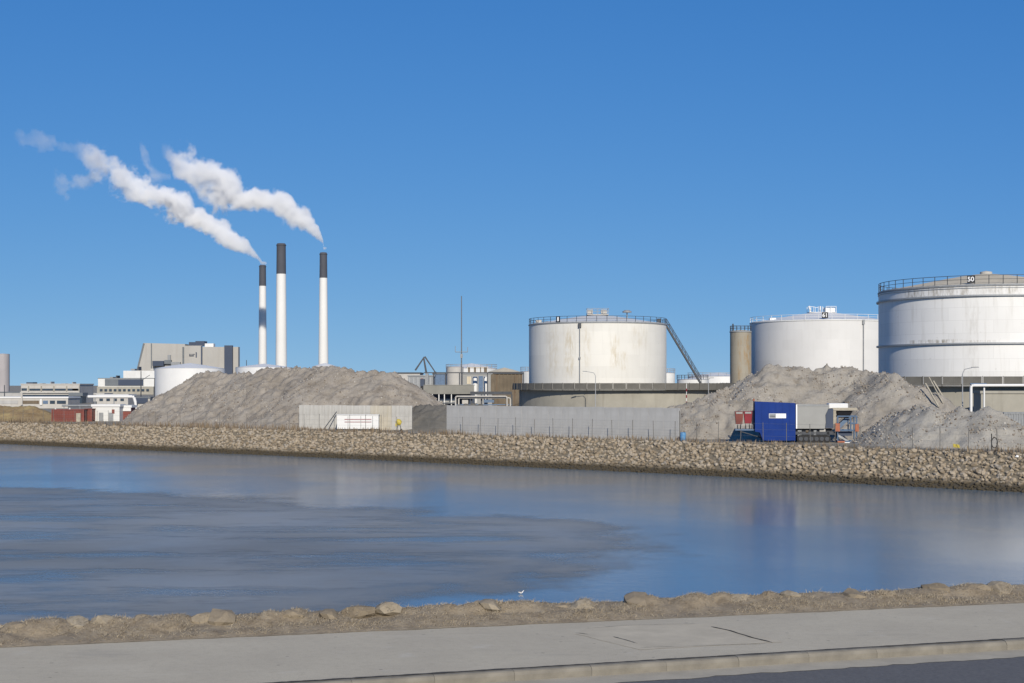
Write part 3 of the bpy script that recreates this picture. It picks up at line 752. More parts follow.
# ------------------------------------------------------------------ smoke plumes
def plume(name, label, pts, Y, D, wisp=0.9, drift=0.0, nscale=0.075, fade=0.35):
    """pts: (column, row, radius px) from the mouth outwards; the smoke fills a lumpy closed hull, the density follows the plume's axis"""
    px = Y / F
    A = [((u - pts[0][0]) * px, (pts[0][1] - v) * px, r * px) for u, v, r in pts]
    A = [(a, b_, c * (1.0 if i == 0 else 1.12)) for i, (a, b_, c) in enumerate(A)]
    xN = A[-1][0]; L = abs(xN); x_lo = xN - A[-1][2] * 1.2; x_hi = A[0][2] * 1.5
    base = Vector((X(pts[0][0], Y), Y, Z(pts[0][1], Y)))
    def interp(x):
        s = sorted(A); 
        if x <= s[0][0]: return s[0][1], s[0][2]
        for a, b_ in zip(s, s[1:]):
            if a[0] <= x <= b_[0]:
                t = (x - a[0]) / max(1e-6, b_[0] - a[0]); return a[1] + (b_[1] - a[1]) * t, a[2] + (b_[2] - a[2]) * t
        return s[-1][1], s[-1][2]
    mb = MB(); N = 60; K = 20; rings = []
    for i in range(N + 1):
        x = x_lo + (x_hi - x_lo) * i / N; zc, r = interp(x); r *= 1.85
        if i in (0, N): r *= 0.05
        for k in range(K):
            a = 2 * PI * k / K; rr_ = r * (1 + 0.12 * fbm(x * 0.05, math.cos(a) * 1.2, math.sin(a) * 1.2, 3))
            mb.v.append((x, drift * (x / L) + rr_ * math.cos(a), zc + rr_ * math.sin(a)))
    for i in range(N):
        for k in range(K): mb.f.append((i * K + k, i * K + (k + 1) % K, (i + 1) * K + (k + 1) % K, (i + 1) * K + k))
    mb.f += [tuple(range(K))[::-1], tuple(range(N * K, N * K + K))]
    n = NT(name + '_vapour'); n.n.remove(n.b); co = n.co()
    sp = n.new('ShaderNodeSeparateXYZ'); n.link(co, sp.inputs[0])
    tx = n.rng(sp.outputs[0], x_lo, x_hi, 0, 1, False)
    def curve(sel, lo, hi):
        fc = n.new('ShaderNodeFloatCurve'); n.link(tx, fc.inputs['Value']); cv = fc.mapping.curves[0]
        s = sorted(A); xs_ = [((a[0] - x_lo) / (x_hi - x_lo), (a[sel] - lo) / (hi - lo)) for a in s]
        xs_ = [(0.0, xs_[0][1])] + xs_ + [(1.0, xs_[-1][1])]
        while len(cv.points) < len(xs_): cv.points.new(0.5, 0.5)
        for p_, q_ in zip(cv.points, xs_): p_.location = q_; p_.handle_type = 'VECTOR'
        fc.mapping.update()
        return n.math('ADD', n.math('MULTIPLY', fc.outputs[0], hi - lo), lo)
    zs = [a[1] for a in A]; rs = [a[2] for a in A]
    zc = curve(1, min(zs) - 1, max(zs) + 1); rc = curve(2, 0.0, max(rs) + 1)
    # domain warp for billows
    wv = n.noise(co, nscale * 0.45, 3, 0.5, 'Color')
    vs_ = n.new('ShaderNodeVectorMath', operation='SUBTRACT'); n.link(wv, vs_.inputs[0]); vs_.inputs[1].default_value = (0.5, 0.5, 0.5)
    s3 = n.new('ShaderNodeSeparateXYZ'); n.link(vs_.outputs[0], s3.inputs[0])
    dz = n.math('SUBTRACT', n.math('SUBTRACT', sp.outputs[2], zc), n.math('MULTIPLY', n.math('MULTIPLY', s3.outputs[2], rc), 1.6))
    dy = n.math('SUBTRACT', n.math('SUBTRACT', sp.outputs[1], n.math('MULTIPLY', sp.outputs[0], drift / L)), n.math('MULTIPLY', n.math('MULTIPLY', s3.outputs[1], rc), 1.2))
    dd = n.math('SQRT', n.math('ADD', n.math('MULTIPLY', dz, dz), n.math('MULTIPLY', dy, dy)))
    rel = n.math('DIVIDE', dd, rc)
    nz_ = n.math('ADD', n.math('MULTIPLY', n.noise(co, nscale * 0.75, 3, 0.5), 0.62), n.math('MULTIPLY', n.noise(co, nscale * 2.2, 5, 0.6), 0.38))
    age = n.rng(sp.outputs[0], 0.0, xN, 0, 1, False)       # 0 at the mouth
    amp = n.math('ADD', n.math('MULTIPLY', age, wisp * 2.4), 3.0)
    val = n.math('ADD', n.math('SUBTRACT', 0.9, rel), n.math('MULTIPLY', n.math('SUBTRACT', nz_, 0.5), amp))
    den = n.rng(val, 0.0, 0.55, 0, 1)
    old = n.rng(age, 0.35, 1.0, 1.0, fade)
    endc = n.rng(age, 0.9, 1.0, 1.0, 0.0)
    den = n.math('MULTIPLY', n.math('MULTIPLY', n.math('MULTIPLY', den, old), endc), D)
    pv = n.new('ShaderNodeVolumePrincipled'); n.link(den, pv.inputs['Density'])
    pv.inputs['Color'].default_value = (0.997, 0.997, 0.997, 1); pv.inputs['Anisotropy'].default_value = 0.0
    n.link(pv.outputs[0], n.out.inputs['Volume'])
    o_ = mb.build(name, n.m, None, True, base)
    return tag(o_, label, 'smoke')
YL, YM, YR = 1450.0, 1250.0, 1265.0
plume('smoke_plume', 'white smoke plume trailing left from the shortest, leftmost chimney',
      [(262.5, 263, 2.8), (257, 256, 4.5), (248, 248, 8), (236, 241, 10), (215, 229, 12), (195, 216, 14), (172, 204, 14), (150, 194, 13), (126, 180, 15), (105, 166, 16), (88, 157, 13), (78, 152, 8)], YL, 0.30, 0.6, 18, 0.075, 0.16)
plume('smoke_plume', 'white smoke plume trailing left from the rightmost chimney',
      [(323.5, 248, 2.2), (323, 241, 3.8), (318, 231, 8), (306, 220, 11), (290, 210, 12.5), (268, 201, 11), (248, 200, 13), (226, 190, 18), (205, 178, 20), (188, 168, 17), (174, 159, 11), (166, 152, 6)], YR, 0.30, 0.5, 18)
plume('smoke_wisp', 'faint grey torn wisp of old smoke farthest left in the sky',
      [(100, 172, 6), (84, 182, 9), (68, 187, 11), (55, 182, 8)], YL, 0.03, 1.4, 6, 0.07, 0.6)
plume('smoke_wisp', 'faint grey wisp of old smoke above the far end of the plume',
      [(88, 146, 4), (64, 147, 7), (44, 144, 10), (26, 138, 9), (14, 133, 5)], YL, 0.018, 1.4, 6, 0.07, 0.6)
plume('smoke_wisp', 'faint grey wisp of smoke drifting between the two white plumes',
      [(163, 176, 5), (152, 170, 11), (145, 156, 10), (140, 140, 4)], YL, 0.03, 1.4, 6, 0.07, 0.6)

# ------------------------------------------------------------------ chimneys
def chimney(label, u, vtop, vband, Y, wtop, wbase):
    px = Y / F; x = X(u, Y); zt = Z(vtop, Y) - GZ; zb = Z(vband, Y) - GZ
    r1, r0 = wtop * px / 2, wbase * px / 2
    t = thing('chimney', label, 'chimney', (x, Y, GZ), 0, 'power station chimneys')
    rb = r0 + (r1 - r0) * zb / zt
    MB().lathe([(r0, 0), (rb, zb)], 40).build('shaft', M['chimney_white'], t, True)
    cap = MB().lathe([(rb + 0.02, zb), (r1 + 0.02, zt - 2.2), (r1 + 0.35, zt - 2.0), (r1 + 0.35, zt - 1.2), (r1, zt - 1.0), (r1 - 0.5, zt), (r1 - 1.0, zt), (r1 - 1.0, zt - 4), (0.01, zt - 4)], 40).build('dark_band', M['chimney_dark'], t, 40)
    MB().box(-0.35, 0.35, -r0 - 0.6, -r0 - 0.1, 0, 3).build('ladder_foot', M['steel_grey'], t)
chimney('shortest white chimney with black top, leftmost, half in the shadow of the next', 262.6, 265, 286, YL, 6.6, 8.6)
chimney('tallest and thickest white chimney with dark top, between two others, without smoke', 281.2, 243.5, 274, YM, 9.0, 11.6)
chimney('rightmost white chimney with dark top, smoking', 323.4, 252.5, 278, YR, 7.2, 10.4)

# ------------------------------------------------------------------ storage tanks
def railing(parent, rad, z, npost, mat, h=1.1, thick=0.05, c=(0, 0), post_r=0.055):
    rl = MB().ring(rad, z + h, thick, 96, c).build('railing', mat, parent)
    MB().ring(rad, z + h * 0.55, thick * 0.8, 96, c).build('mid_rail', mat, rl)
    pme = MB().tube((0, 0, 0), (0, 0, h), post_r, 5).mesh('post', mat)
    for k in range(npost):
        a = 2 * PI * (k + 0.5) / npost
        link('post', pme, rl, (c[0] + rad * math.sin(a), c[1] - rad * math.cos(a), z))
    return rl
def bund(label, c, rad, ztop, band=1.25, over=1.3, joints=40):
    t = thing('bund_wall', label, 'retaining wall', (c[0], c[1], GZ)); h = ztop - GZ
    MB().lathe([(rad - over, 0), (rad - over, h - band - 0.1), (rad - over - 0.5, h - band - 0.1)], 128).build('ring_wall', M['concrete_bund'], t, 40)
    MB().lathe([(rad - over - 0.5, h - band - 0.05), (rad - 0.02, h - band - 0.05), (rad - 0.02, h - band + 0.16), (rad - 1.3, h - band + 0.16)], 128).build('walkway', M['walkway'], t, 30)
    # parapet panels between posts
    n_ = joints
    pa = MB().lathe([(rad - 0.06, h - band + 0.17), (rad - 0.06, h - 0.04), (rad - 0.12, h - 0.04), (rad - 0.12, h - band + 0.17)], 3, a0=-PI / n_ + 0.004, a1=PI / n_ - 0.004)
    pme = pa.mesh('parapet_panel', M['walkway'])
    pst = MB().box(-0.05, 0.05, -rad - 0.05, -rad + 0.06, h - band - 0.1, h + 0.03).mesh('parapet_post', M['walkway'])
    for k in range(n_):
        a = 2 * PI * k / n_
        link('parapet_panel', pme, t, None, a); link('parapet_post', pst, t, None, a + PI / n_)
    return t
def tank(label, c, rad, zbase, zrim, zapex, paint, rings=(), posts=40, rail=None, name='storage_tank', roofm=None, railh=1.1, group='white storage tanks'):
    t = thing(name, label, 'tank', (c[0], c[1], GZ), 0, group)
    zr, za = zrim - GZ, zapex - GZ
    MB().lathe([(rad, 0), (rad, zr)], 160).build('shell', paint, t, True)
    prof = [(rad, zr - 0.004), (rad - 0.25, zr + 0.06)] + [((rad - 0.25) * (1 - k / 8), zr + 0.06 + (za - zr - 0.06) * math.sin(k / 8 * PI / 2) ** 1.0 * (0.55 + 0.45 * k / 8)) for k in range(1, 8)] + [(0.01, za)]
    MB().lathe(prof, 96).build('roof', roofm or M['white'], t, True)
    MB().lathe([(rad + 0.003, zr - 0.35), (rad + 0.12, zr - 0.30), (rad + 0.12, zr - 0.1), (rad + 0.003, zr - 0.02)], 128).build('top_rim', M['steel_grey'] if rail != 'white' else M['white'], t)
    for z_, w_ in rings:
        zz = z_ - GZ
        MB().lathe([(rad + 0.002, zz - 0.10), (rad + w_, zz - 0.10), (rad + w_, zz + 0.12), (rad + 0.002, zz + 0.14)], 128).build('stiffening_ring', M['galv'], t)
    if posts: railing(t, rad - 0.05, zr, posts, M['white_clean'] if rail == 'white' else M['steel_dark'], railh)
    return t
def text_mesh(body, size, mat, parent, loc, rz=0.0, name='lettering', depth=0.01):
    cu = bpy.data.curves.new(name, 'FONT'); cu.body = body; cu.size = size; cu.align_x = 'CENTER'; cu.align_y = 'CENTER'; cu.extrude = depth; cu.offset = size * 0.018
    ob = bpy.data.objects.new(name, cu); COL.objects.link(ob)
    dg = bpy.context.evaluated_depsgraph_get(); dg.update()
    me_ = bpy.data.meshes.new_from_object(ob.evaluated_get(dg)); bpy.data.objects.remove(ob); me_.materials.clear(); me_.materials.append(mat)
    o_ = link(name, me_, parent, loc); o_.rotation_euler = (PI / 2, 0, rz); return o_

# right tank, cut by the picture edge
TR = (72.8, 215.0); RR = 16.0
p_r = tank_paint('chalky_white_tank_paint', (0.70, 0.695, 0.68), RR, 0.3, [(-15, 5, 18.0, 20.3, 0.8), (-9.5, 4, 17.9, 20.3, 0.7), (-3, 4, 18.2, 20.3, 0.6), (4, 5, 18.2, 20.3, 0.6), (-13, 6, 11.3, 12.2, 0.9), (-6, 3, 11.3, 12.0, 0.6), (-7, 1.0, 3, 19, 0.25), (1.5, 0.8, 3, 19, 0.3)], 0.16, (0.20, 0.17, 0.12), (4.2, 1.85))
tk = tank('largest white tank, with number 50, cut by the right picture edge', TR, RR, GZ, 18.65, 21.3, p_r, [(17.0, 0.32), (10.15, 0.32)], 52, roofm=M['tan'], railh=1.25)
face = math.atan2(TR[0], TR[1])          # turned towards the road
def on_tank(R_, u, c):                   # angle on the shell met by picture column u
    k = (u - 512.0) / F; A_ = 1 + k * k; B_ = -2 * (c[0] * k + c[1]); C_ = c[0] ** 2 + c[1] ** 2 - R_ * R_
    Y = (-B_ - math.sqrt(max(0, B_ * B_ - 4 * A_ * C_))) / (2 * A_); return math.atan2(k * Y - c[0], c[1] - Y)
def sign(t, c, R_, u, z, w_, h_, body, pale=False):
    a = on_tank(R_, u, c); e = link('number_sign', MB().box(-w_ / 2, w_ / 2, -0.05, 0.0, -h_ / 2, h_ / 2).mesh('number_sign', M['sign_black']), t, ((R_ + 0.12) * math.sin(a), -(R_ + 0.12) * math.cos(a), z - GZ), a * 0.0 + a)
    if body: text_mesh(body, h_ * 0.88, M['sign_white'], e, (0, -0.065, -0.02))
    else: MB().box(-w_ * 0.2, w_ * 0.2, -0.07, -0.05, -h_ * 0.36, h_ * 0.36).build('pale_panel', M['sign_white'], e)
sign(tk, TR, RR - 0.02, 971, 19.35, 1.02, 1.05, '50')
MB().ring(RR + 0.05, 18.65 - GZ - 0.55, 0.06, 96).build('foam_pipe', M['galv'], tk)
MB().lathe([(0.9, 21.05 - GZ), (0.9, 21.55 - GZ), (0.0, 21.75 - GZ)], 24).build('roof_vent', M['offwhite'], tk)
bund('concrete bund wall with dark walkway around the largest tank at right edge', TR, 27.0, 5.4, 1.25, 1.4, 64)

# middle tank with stair
TM = (X(597.5, 290), 290.0); RM = 14.2
p_m = tank_paint('stained_white_tank_paint', (0.665, 0.65, 0.605), RM, 0.22, [(-6.6, 1.6, 6, 18, 0.5), (-3.0, 1.2, 8, 18, 0.28), (2.6, 1.3, 8, 16, 0.42), (4.4, 1.2, 8, 12.5, 0.35), (-10.5, 2.5, 6, 18.3, 0.3), (8, 3, 12, 18, 0.2)], 0.06, (0.36, 0.26, 0.10), (5.2, 2.3))
tm = tank('rust stained white tank with outside stair on its right, in the middle', TM, RM, GZ, 16.75, 18.75, p_m, [], 44)
sign(tm, TM, RM, 558.5, 17.3, 0.95, 1.15, None)
zz = 16.75 - GZ
a = on_tank(RM, 580, TM); sx, sy = (RM + 0.22) * math.sin(a), -(RM + 0.22) * math.cos(a)
MB().tube((sx, sy, 4), (sx, sy, zz - 0.3), 0.09, 6).build('foam_pipe', M['steel_grey'], tm)
MB().bbox(sx - 0.3, sx + 0.3, sy - 0.2, sy + 0.2, zz - 1.2, zz - 0.35).build('foam_chamber', M['steel_dark'], tm)
MB().bbox(sx - 0.18, sx + 0.18, sy - 0.2, sy + 0.2, zz - 7.4, zz - 7.0).build('pipe_clamp', M['steel_grey'], tm)
# apex platform, vents
zt = 18.75 - GZ
pf = MB().box(-2.2, 2.2, -1.6, 1.6, zt - 0.1, zt + 0.05).box(-2.1, -1.0, -0.7, 0.5, zt + 0.05, zt + 1.0).box(0.7, 1.9, -0.7, 0.5, zt + 0.05, zt + 1.0).build('roof_platform', M['offwhite'], tm)
pl = MB()
for x_ in (-2.2, -1.1, 0, 1.1, 2.2):
    for y_ in (-1.6, 1.6): pl.tube((x_, y_, zt), (x_, y_, zt + 1.25), 0.05, 4)
for y_ in (-1.6, 1.6):
    for h_ in (0.65, 1.25): pl.tube((-2.2, y_, zt + h_), (2.2, y_, zt + h_), 0.045, 4)
for x_ in (-2.2, 2.2): pl.tube((x_, -1.6, zt + 1.25), (x_, 1.6, zt + 1.25), 0.045, 4)
pl.build('platform_rail', M['steel_grey'], pf)
vx = (627 - 597.5) / F * 290
MB().tube((vx, 0, zt - 0.9), (vx, 0, zt + 0.45), 0.12, 6).lathe([(0.95, 0), (0.95, 0.25), (0.5, 0.5), (0.01, 0.52)], 16, (vx, 0, zt + 0.45)).lathe([(0.01, 0.0), (0.95, 0.0)], 16, (vx, 0, zt + 0.45)).build('roof_vent', M['steel_grey'], tm)
MB().bbox(-12.9, -11.7, -5.2, -4.2, zz + 0.06, zz + 0.7, 0.05).build('roof_hatch', M['offwhite'], tm)
MB().bbox(11.9, 12.6, -4.6, -4.0, zz + 0.06, zz + 1.0, 0.05).build('gauge_box', M['steel_dark'], tm)
# stair from rim to bund
S0 = Vector((RM + 0.05, -0.4, zz)); S1 = Vector((X(701, 290) - TM[0], -0.4, 4.7 - GZ)); dS = S1 - S0
sm = MB()
for y_ in (-0.45, 0.45): 
    o1 = Vector((0, y_, 0)); sm.add([S0 + o1, S1 + o1, S1 + o1 + Vector((0, 0.08, 0)), S0 + o1 + Vector((0, 0.08, 0)), S0 + o1 + Vector((0, 0, -0.7)), S1 + o1 + Vector((0, 0, -0.7)), S1 + o1 + Vector((0, 0.08, -0.7)), S0 + o1 + Vector((0, 0.08, -0.7))],
                                   [(0, 1, 2, 3), (7, 6, 5, 4), (0, 4, 5, 1), (3, 2, 6, 7), (0, 3, 7, 4), (1, 5, 6, 2)])
for k in range(44):
    p_ = S0 + dS * ((k + 0.5) / 44); sm.box(p_.x - 0.14, p_.x + 0.14, p_.y - 0.42, p_.y + 0.42, p_.z - 0.25, p_.z - 0.20)
stair = sm.build('stairway', M['steel_dark'], tm)
hr = MB()
for y_ in (-0.45, 0.45):
    for h_ in (0.55, 1.1): hr.tube(S0 + Vector((0, y_, h_)), S1 + Vector((0, y_, h_)), 0.04, 5)
    for k in range(12):
        p_ = S0 + dS * (k / 11); hr.tube(p_ + Vector((0, y_, 0)), p_ + Vector((0, y_, 1.1)), 0.04, 4)
hr.build('handrail', M['steel_dark'], stair)
MB().box(RM - 0.6, RM + 0.7, -1.0, 0.6, zz - 0.12, zz - 0.02).build('landing', M['steel_dark'], tm)
BM = (X(623.5, 290), 290.0)
bm_ = bund('concrete bund wall with dark walkway around the middle rust stained tank', BM, 23.0, 4.6, 1.3, 1.4, 56)

# second tank from the right
T2 = (X(822, 320), 320.0); R2 = 16.25
p_2 = tank_paint('clean_white_tank_paint', (0.615, 0.61, 0.60), R2, 0.10, [], 0.03, (0.3, 0.25, 0.18), (5, 2.2))
t2 = tank('clean white tank with cone roof and number 61, behind the tall soil heap', T2, R2, GZ, 18.5, 20.9, p_2, [], 36, rail='white', roofm=M['white_clean'])
sign(t2, T2, R2, 825, 19.35, 1.3, 1.3, '61')
zt = 20.9 - GZ
MB().box(-3.2, 3.0, -1.5, 1.5, zt - 0.2, zt - 0.08).box(0.6, 2.8, -1.0, 1.0, zt - 0.08, zt + 1.0).build('roof_platform', M['white_clean'], t2)
pl = MB()
for x_ in (-3.1, -2.2, -1.2, -0.2, 0.6, 1.7, 2.9):
    pl.tube((x_, -1.5, zt - 0.1), (x_, -1.5, zt + 1.2), 0.06, 4); pl.tube((x_, 1.5, zt - 0.1), (x_, 1.5, zt + 1.2), 0.06, 4)
pl.tube((-3.1, -1.5, zt + 1.2), (-1.2, -1.5, zt + 0.9), 0.06, 4).tube((-2.6, 0, zt), (-3.0, 0, zt + 1.35), 0.22, 6).tube((-0.4, 0, zt), (-0.4, 0, zt + 1.3), 0.2, 6).tube((0.6, -1.5, zt + 1.2), (2.9, -1.5, zt + 1.2), 0.06, 4)
pl.build('platform_rail', M['white_clean'], t2)
zz = 18.5 - GZ
a = on_tank(R2, 863, T2); sx, sy = (R2 + 0.2) * math.sin(a), -(R2 + 0.2) * math.cos(a)
MB().tube((sx, sy, 4), (sx, sy, zz - 0.3), 0.11, 6).build('foam_pipe', M['steel_grey'], t2)
MB().bbox(sx - 0.25, sx + 0.25, sy - 0.2, sy + 0.2, zz - 1.1, zz - 0.1).build('foam_chamber', M['steel_grey'], t2)
MB().bbox(-13.2, -11.8, -7.0, -5.8, zz + 0.06, zz + 0.7, 0.05).build('roof_hatch', M['white_clean'], t2)
bund('dark bund wall partly hidden behind the tall soil heap, right of the middle tank', T2, 23.0, 4.7, 1.4, 1.4, 44)

# small rusty tank between
TS = (X(740.7, 305), 305.0); RS = 2.3
p_s = tank_paint('rusty_tank_paint', (0.29, 0.265, 0.215), RS, 0.5, [(0.9, 0.9, 9, 17.5, 1.0), (-0.6, 0.7, 4, 17.5, 0.6), (1.8, 0.7, 5, 17.5, 0.8)], 0.12, (0.26, 0.16, 0.06), (3, 2))
ts = tank('narrow rusty beige tank touching the left side of the clean white tank', TS, RS, GZ, 15.95, 16.2, p_s, [], 16, name='rusty_tank', roofm=M['tan'], group=None)
MB().bbox(-2.0, -1.7, -1.2, -0.9, 15.95 - GZ, 17.5 - GZ, 0.05).build('gauge_post', M['steel_dark'], ts)

# ------------------------------------------------------------------ far white tanks
def far_tank(label, u0, u1, vrim, vapex, Y, paint=None, rail=True, name='storage_tank', roofm=None, group='distant white tanks', railmat=None):
    c = (X((u0 + u1) / 2, Y), Y); rad = (u1 - u0) / 2 / F * Y
    t = thing(name, label, 'tank', (c[0], c[1], GZ), 0, group); zr = Z(vrim, Y) - GZ; za = Z(vapex, Y) - GZ
    MB().lathe([(rad, 0), (rad, zr)], 72).build('shell', paint or M['white'], t, True)
    MB().lathe([(rad + 0.1, zr), (rad * 0.5, zr + (za - zr) * 0.55), (0.01, za)], 72).build('roof', roofm or M['white_clean'], t, True)
    if rail: railing(t, rad, zr, 24, railmat or M['galv'], 1.1 + Y * 0.0005, 0.03 + Y * 0.00008, post_r=0.03 + Y * 0.00008)
    return t
far_tank('white cone roofed tank half hidden behind left end of the long soil heap', 155.5, 224, 368.5, 363, 600, M['white_clean'], False)
far_tank('low white cone roofed tank just below the two left chimneys', 236, 292, 367.5, 363.6, 640, M['white_clean'], False)
far_tank('white tank with low dome peeping over the heap under the rightmost chimney', 314, 336, 366, 363, 760, M['white_clean'], False)
far_tank('small white tank directly left of the middle tank, far back', 520.5, 545, 371.5, 370, 420, M['white'], True)
far_tank('small white tank directly right of the middle tank, far back', 655, 675, 373, 371.5, 430, M['white'], True)
far_tank('low flat white tank under the foot of the long stair', 677, 708, 379.5, 378, 420, M['white'], True, railmat=M['steel_dark'])
far_tank('wide white tank with gentle dome between the stair and the rusty tank', 688, 748, 376.5, 372.5, 520, M['white_clean'], True)
far_tank('white domed tank behind the mast, left of the middle tank', 446, 497, 368.5, 363.2, 470, M['white'], True)
far_tank('white tank standing before the domed one, under the mast', 446.5, 463.5, 367, 366.2, 400, M['offwhite'], False)
far_tank('cream roofed rusty tank left beside the middle tank', 488, 521, 372, 367.5, 400, M['rust'], False, roofm=M['tan'], name='rusty_tank', group=None)
far_tank('grey silo at the very left picture edge', -4, 9.3, 354, 353.4, 900, M['silo'], False, name='silo', group=None)

# ------------------------------------------------------------------ power station and far left buildings
def bldg(name, label, u0, u1, v, Y, depth, mat, roofm=None, cat='building', rot=0.0):
    x0, x1 = X(u0, Y), X(u1, Y); h = Z(v, Y) - GZ
    t = thing(name, label, cat, ((x0 + x1) / 2, Y, GZ), rot); w_ = (x1 - x0) / 2
    MB().box(-w_, w_, 0, depth, 0, h).build('wall', mat, t)
    MB().box(-w_ - 0.15, w_ + 0.15, -0.15, depth + 0.15, h + 0.004, h + 0.35).build('roof', roofm or mat, t)
    return t, w_, h
def px_part(t, name, u0, u1, v0, v1, Y, mat, y0=-0.3, y1=0.0, parent=None):
    """a box part spanning columns u0..u1 and rows v0 (top)..v1 at depth Y, relative to thing t"""
    L_ = t.location
    return MB().box(X(u0, Y) - L_.x, X(u1, Y) - L_.x, Y - L_.y + y0, Y - L_.y + y1, Z(v1, Y) - L_.z, Z(v0, Y) - L_.z).build(name, mat, parent or t)
YP = 1330
t = thing('boiler_house', 'beige boiler house of the power station with slanted left edge', 'building', (X(160, YP), YP, GZ))
k = YP / F; xo = lambda u: (u - 160) * k; zo = lambda v: Z(v, YP) - GZ
MB().prism([(xo(135.5), 0), (xo(185), 0), (xo(185), zo(344)), (xo(143.5), zo(343)), (xo(137), zo(368))], 0, 55).build('wall', M['plant_grey'], t)
MB().prism([(xo(136.6), zo(370)), (xo(138.2), zo(370)), (xo(144.8), zo(343.6)), (xo(143.2), zo(343.2))], -0.6, -0.1).build('slanted_edge', M['slate'], t)
px_part(t, 'seam', 151, 152, 343.4, 372, YP, M['slate'], -0.5, -0.1)
px_part(t, 'lift_tower', 182.6, 184.6, 347, 375, YP, M['slate'], -1.0, -0.1)
px_part(t, 'duct', 165, 172, 360, 364, YP, M['slate'], -3.0, -0.1); px_part(t, 'duct', 168, 171, 355, 360, YP, M['steel_grey'], -2.0, -0.1)
px_part(t, 'duct', 154, 165, 361, 366, YP, M['plant_dark'], -6.0, -0.1); px_part(t, 'duct', 172, 181, 362, 370, YP, M['steel_grey'], -3.5, -0.1)
t = thing('turbine_hall', 'grey power station block with dark vertical stair tower and roof box', 'building', (X(212, YP), YP, GZ))
px_part(t, 'wall', 185.2, 239, 347, 412, YP, M['plant_grey'], -4, 4)
px_part(t, 'wall', 186, 203.5, 345.8, 380, YP, M['plant_grey'], -5.2, -4.1)
px_part(t, 'seam', 202.2, 203.6, 346, 380, YP, M['plant_dark'], -5.6, -5.25)
px_part(t, 'stair_tower', 226, 234, 345.6, 395, YP, M['plant_dark'], -8, -4.1)
px_part(t, 'roof_box', 188.4, 195, 342, 345.7, YP, M['plant_dark'], 2, 14); px_part(t, 'roof_box', 195.1, 204, 341, 345.7, YP, M['plant_dark'], 1, 14)
px_part(t, 'roof_box', 204.3, 213, 343.4, 346.8, YP, M['white_clean'], 2, 10)
lg = MB(); L_ = t.location
def bar(u0, v0, u1, v1): lg.box(X(u0, YP) - L_.x, X(u1, YP) - L_.x, -5.6, -5.25, Z(v1, YP) - GZ, Z(v0, YP) - GZ)
for (a, b_, c, d) in ((190.6, 354, 191.3, 356.4), (191.9, 354, 192.6, 356.4), (190.6, 355.8, 194.6, 356.4), (193.2, 354, 193.9, 356.4), (194.6, 354, 196, 354.6), (194.6, 354, 195.2, 356.4), (197, 352.4, 198.1, 357.6)): bar(a, b_, c, d)
lg.build('emblem', M['plant_dark'], t)
t, w_, h = bldg('factory_block', 'white factory block with dark grey upper storey, left of the white cone roofed tank', 98, 157, 378.6, 820, 40, M['white'], M['slate'])
px_part(t, 'upper_storey', 120.5, 156, 370.6, 378.4, 820, M['white'], 6, 30)
px_part(t, 'dark_cladding', 105, 143.5, 378.9, 385.6, 820, M['slate'], -0.4, -0.05)
px_part(t, 'dark_cladding', 118.5, 143.4, 379.6, 385.4, 820, M['plant_dark'], -0.6, -0.42)
px_part(t, 'low_annex', 101, 157, 386.5, 412, 820, M['concrete_bund'], -8, -0.05)
for kx in range(11): px_part(t, 'window', 104 + kx * 4.6, 106.6 + kx * 4.6, 389, 391.2, 820, M['glass'], -8.4, -8.02)
px_part(t, 'low_annex', 97, 137, 394, 412, 820, M['white'], -22, -8.1)
for (a, b_, v_, m_) in ((106, 109, 376.8, 'steel_grey'), (112, 113.4, 375.4, 'steel_dark'), (127, 131, 368.6, 'steel_grey'), (134, 135.2, 366.5, 'steel_dark'), (147, 150, 368.4, 'offwhite')):
    px_part(t, 'roof_unit', a, b_, v_, 378.2 if v_ > 372 else 370.3, 820, M[m_], 8, 14)
# office
t, w_, h = bldg('office_building', 'long beige two storey office with window bands, far left', 21, 79.5, 384.8, 420, 14, M['offwhite'], M['offwhite'])
px_part(t, 'roof_box', 24, 30.5, 382.2, 384.6, 420, M['plant_dark'], 2, 6)
for kx in range(5):
    u0 = 29.5 + kx * 12.7 if kx < 4 else 72; 
    if kx < 4: px_part(t, 'window', u0, u0 + 11, 388.6, 390.6, 420, M['glass'], -0.12, -0.02)
px_part(t, 'window', 72.5, 78, 388.6, 390.6, 420, M['glass'], -0.12, -0.02); px_part(t, 'window', 21.6, 27, 388.3, 390.6, 420, M['glass'], -0.12, -0.02)
for (a, b_, v_) in ((36, 39, 383.2), (47, 48, 381.6), (58, 62, 383.4), (69, 70, 382)): px_part(t, 'roof_unit', a, b_, v_, 384.4, 420, M['steel_grey'], 3, 6)
for kx in range(5): px_part(t, 'pilaster', 28.2 + kx * 12.7, 29.1 + kx * 12.7, 386, 391.6, 420, M['concrete_bund'], -0.3, -0.02)
px_part(t, 'window_band', 22, 79, 394.8, 396.6, 420, M['glass'], -0.14, -0.03)
px_part(t, 'cornice', 20.5, 80, 391.8, 393.0, 420, M['concrete_pale'], -0.5, -0.02)
px_part(t, 'glass_porch', 75, 86.5, 396, 404, 420, M['glass'], -4.5, -0.2); px_part(t, 'porch_roof', 74, 88, 392.6, 395.8, 420, M['slate'], -5.2, 0)
t, w_, h = bldg('shed', 'low white flat roofed shed before the beige office', -5, 68, 398.2, 330, 9, M['offwhite'], M['white_clean'])
for (a, b_, m_) in ((23, 39, 'rust'), (43, 48, 'steel_blue'), (50, 55, 'glass'), (57, 66, 'glass'), (0, 18, 'concrete')): px_part(t, 'door', a, b_, 400.6, 403.8, 330, M[m_], -0.1, -0.02)
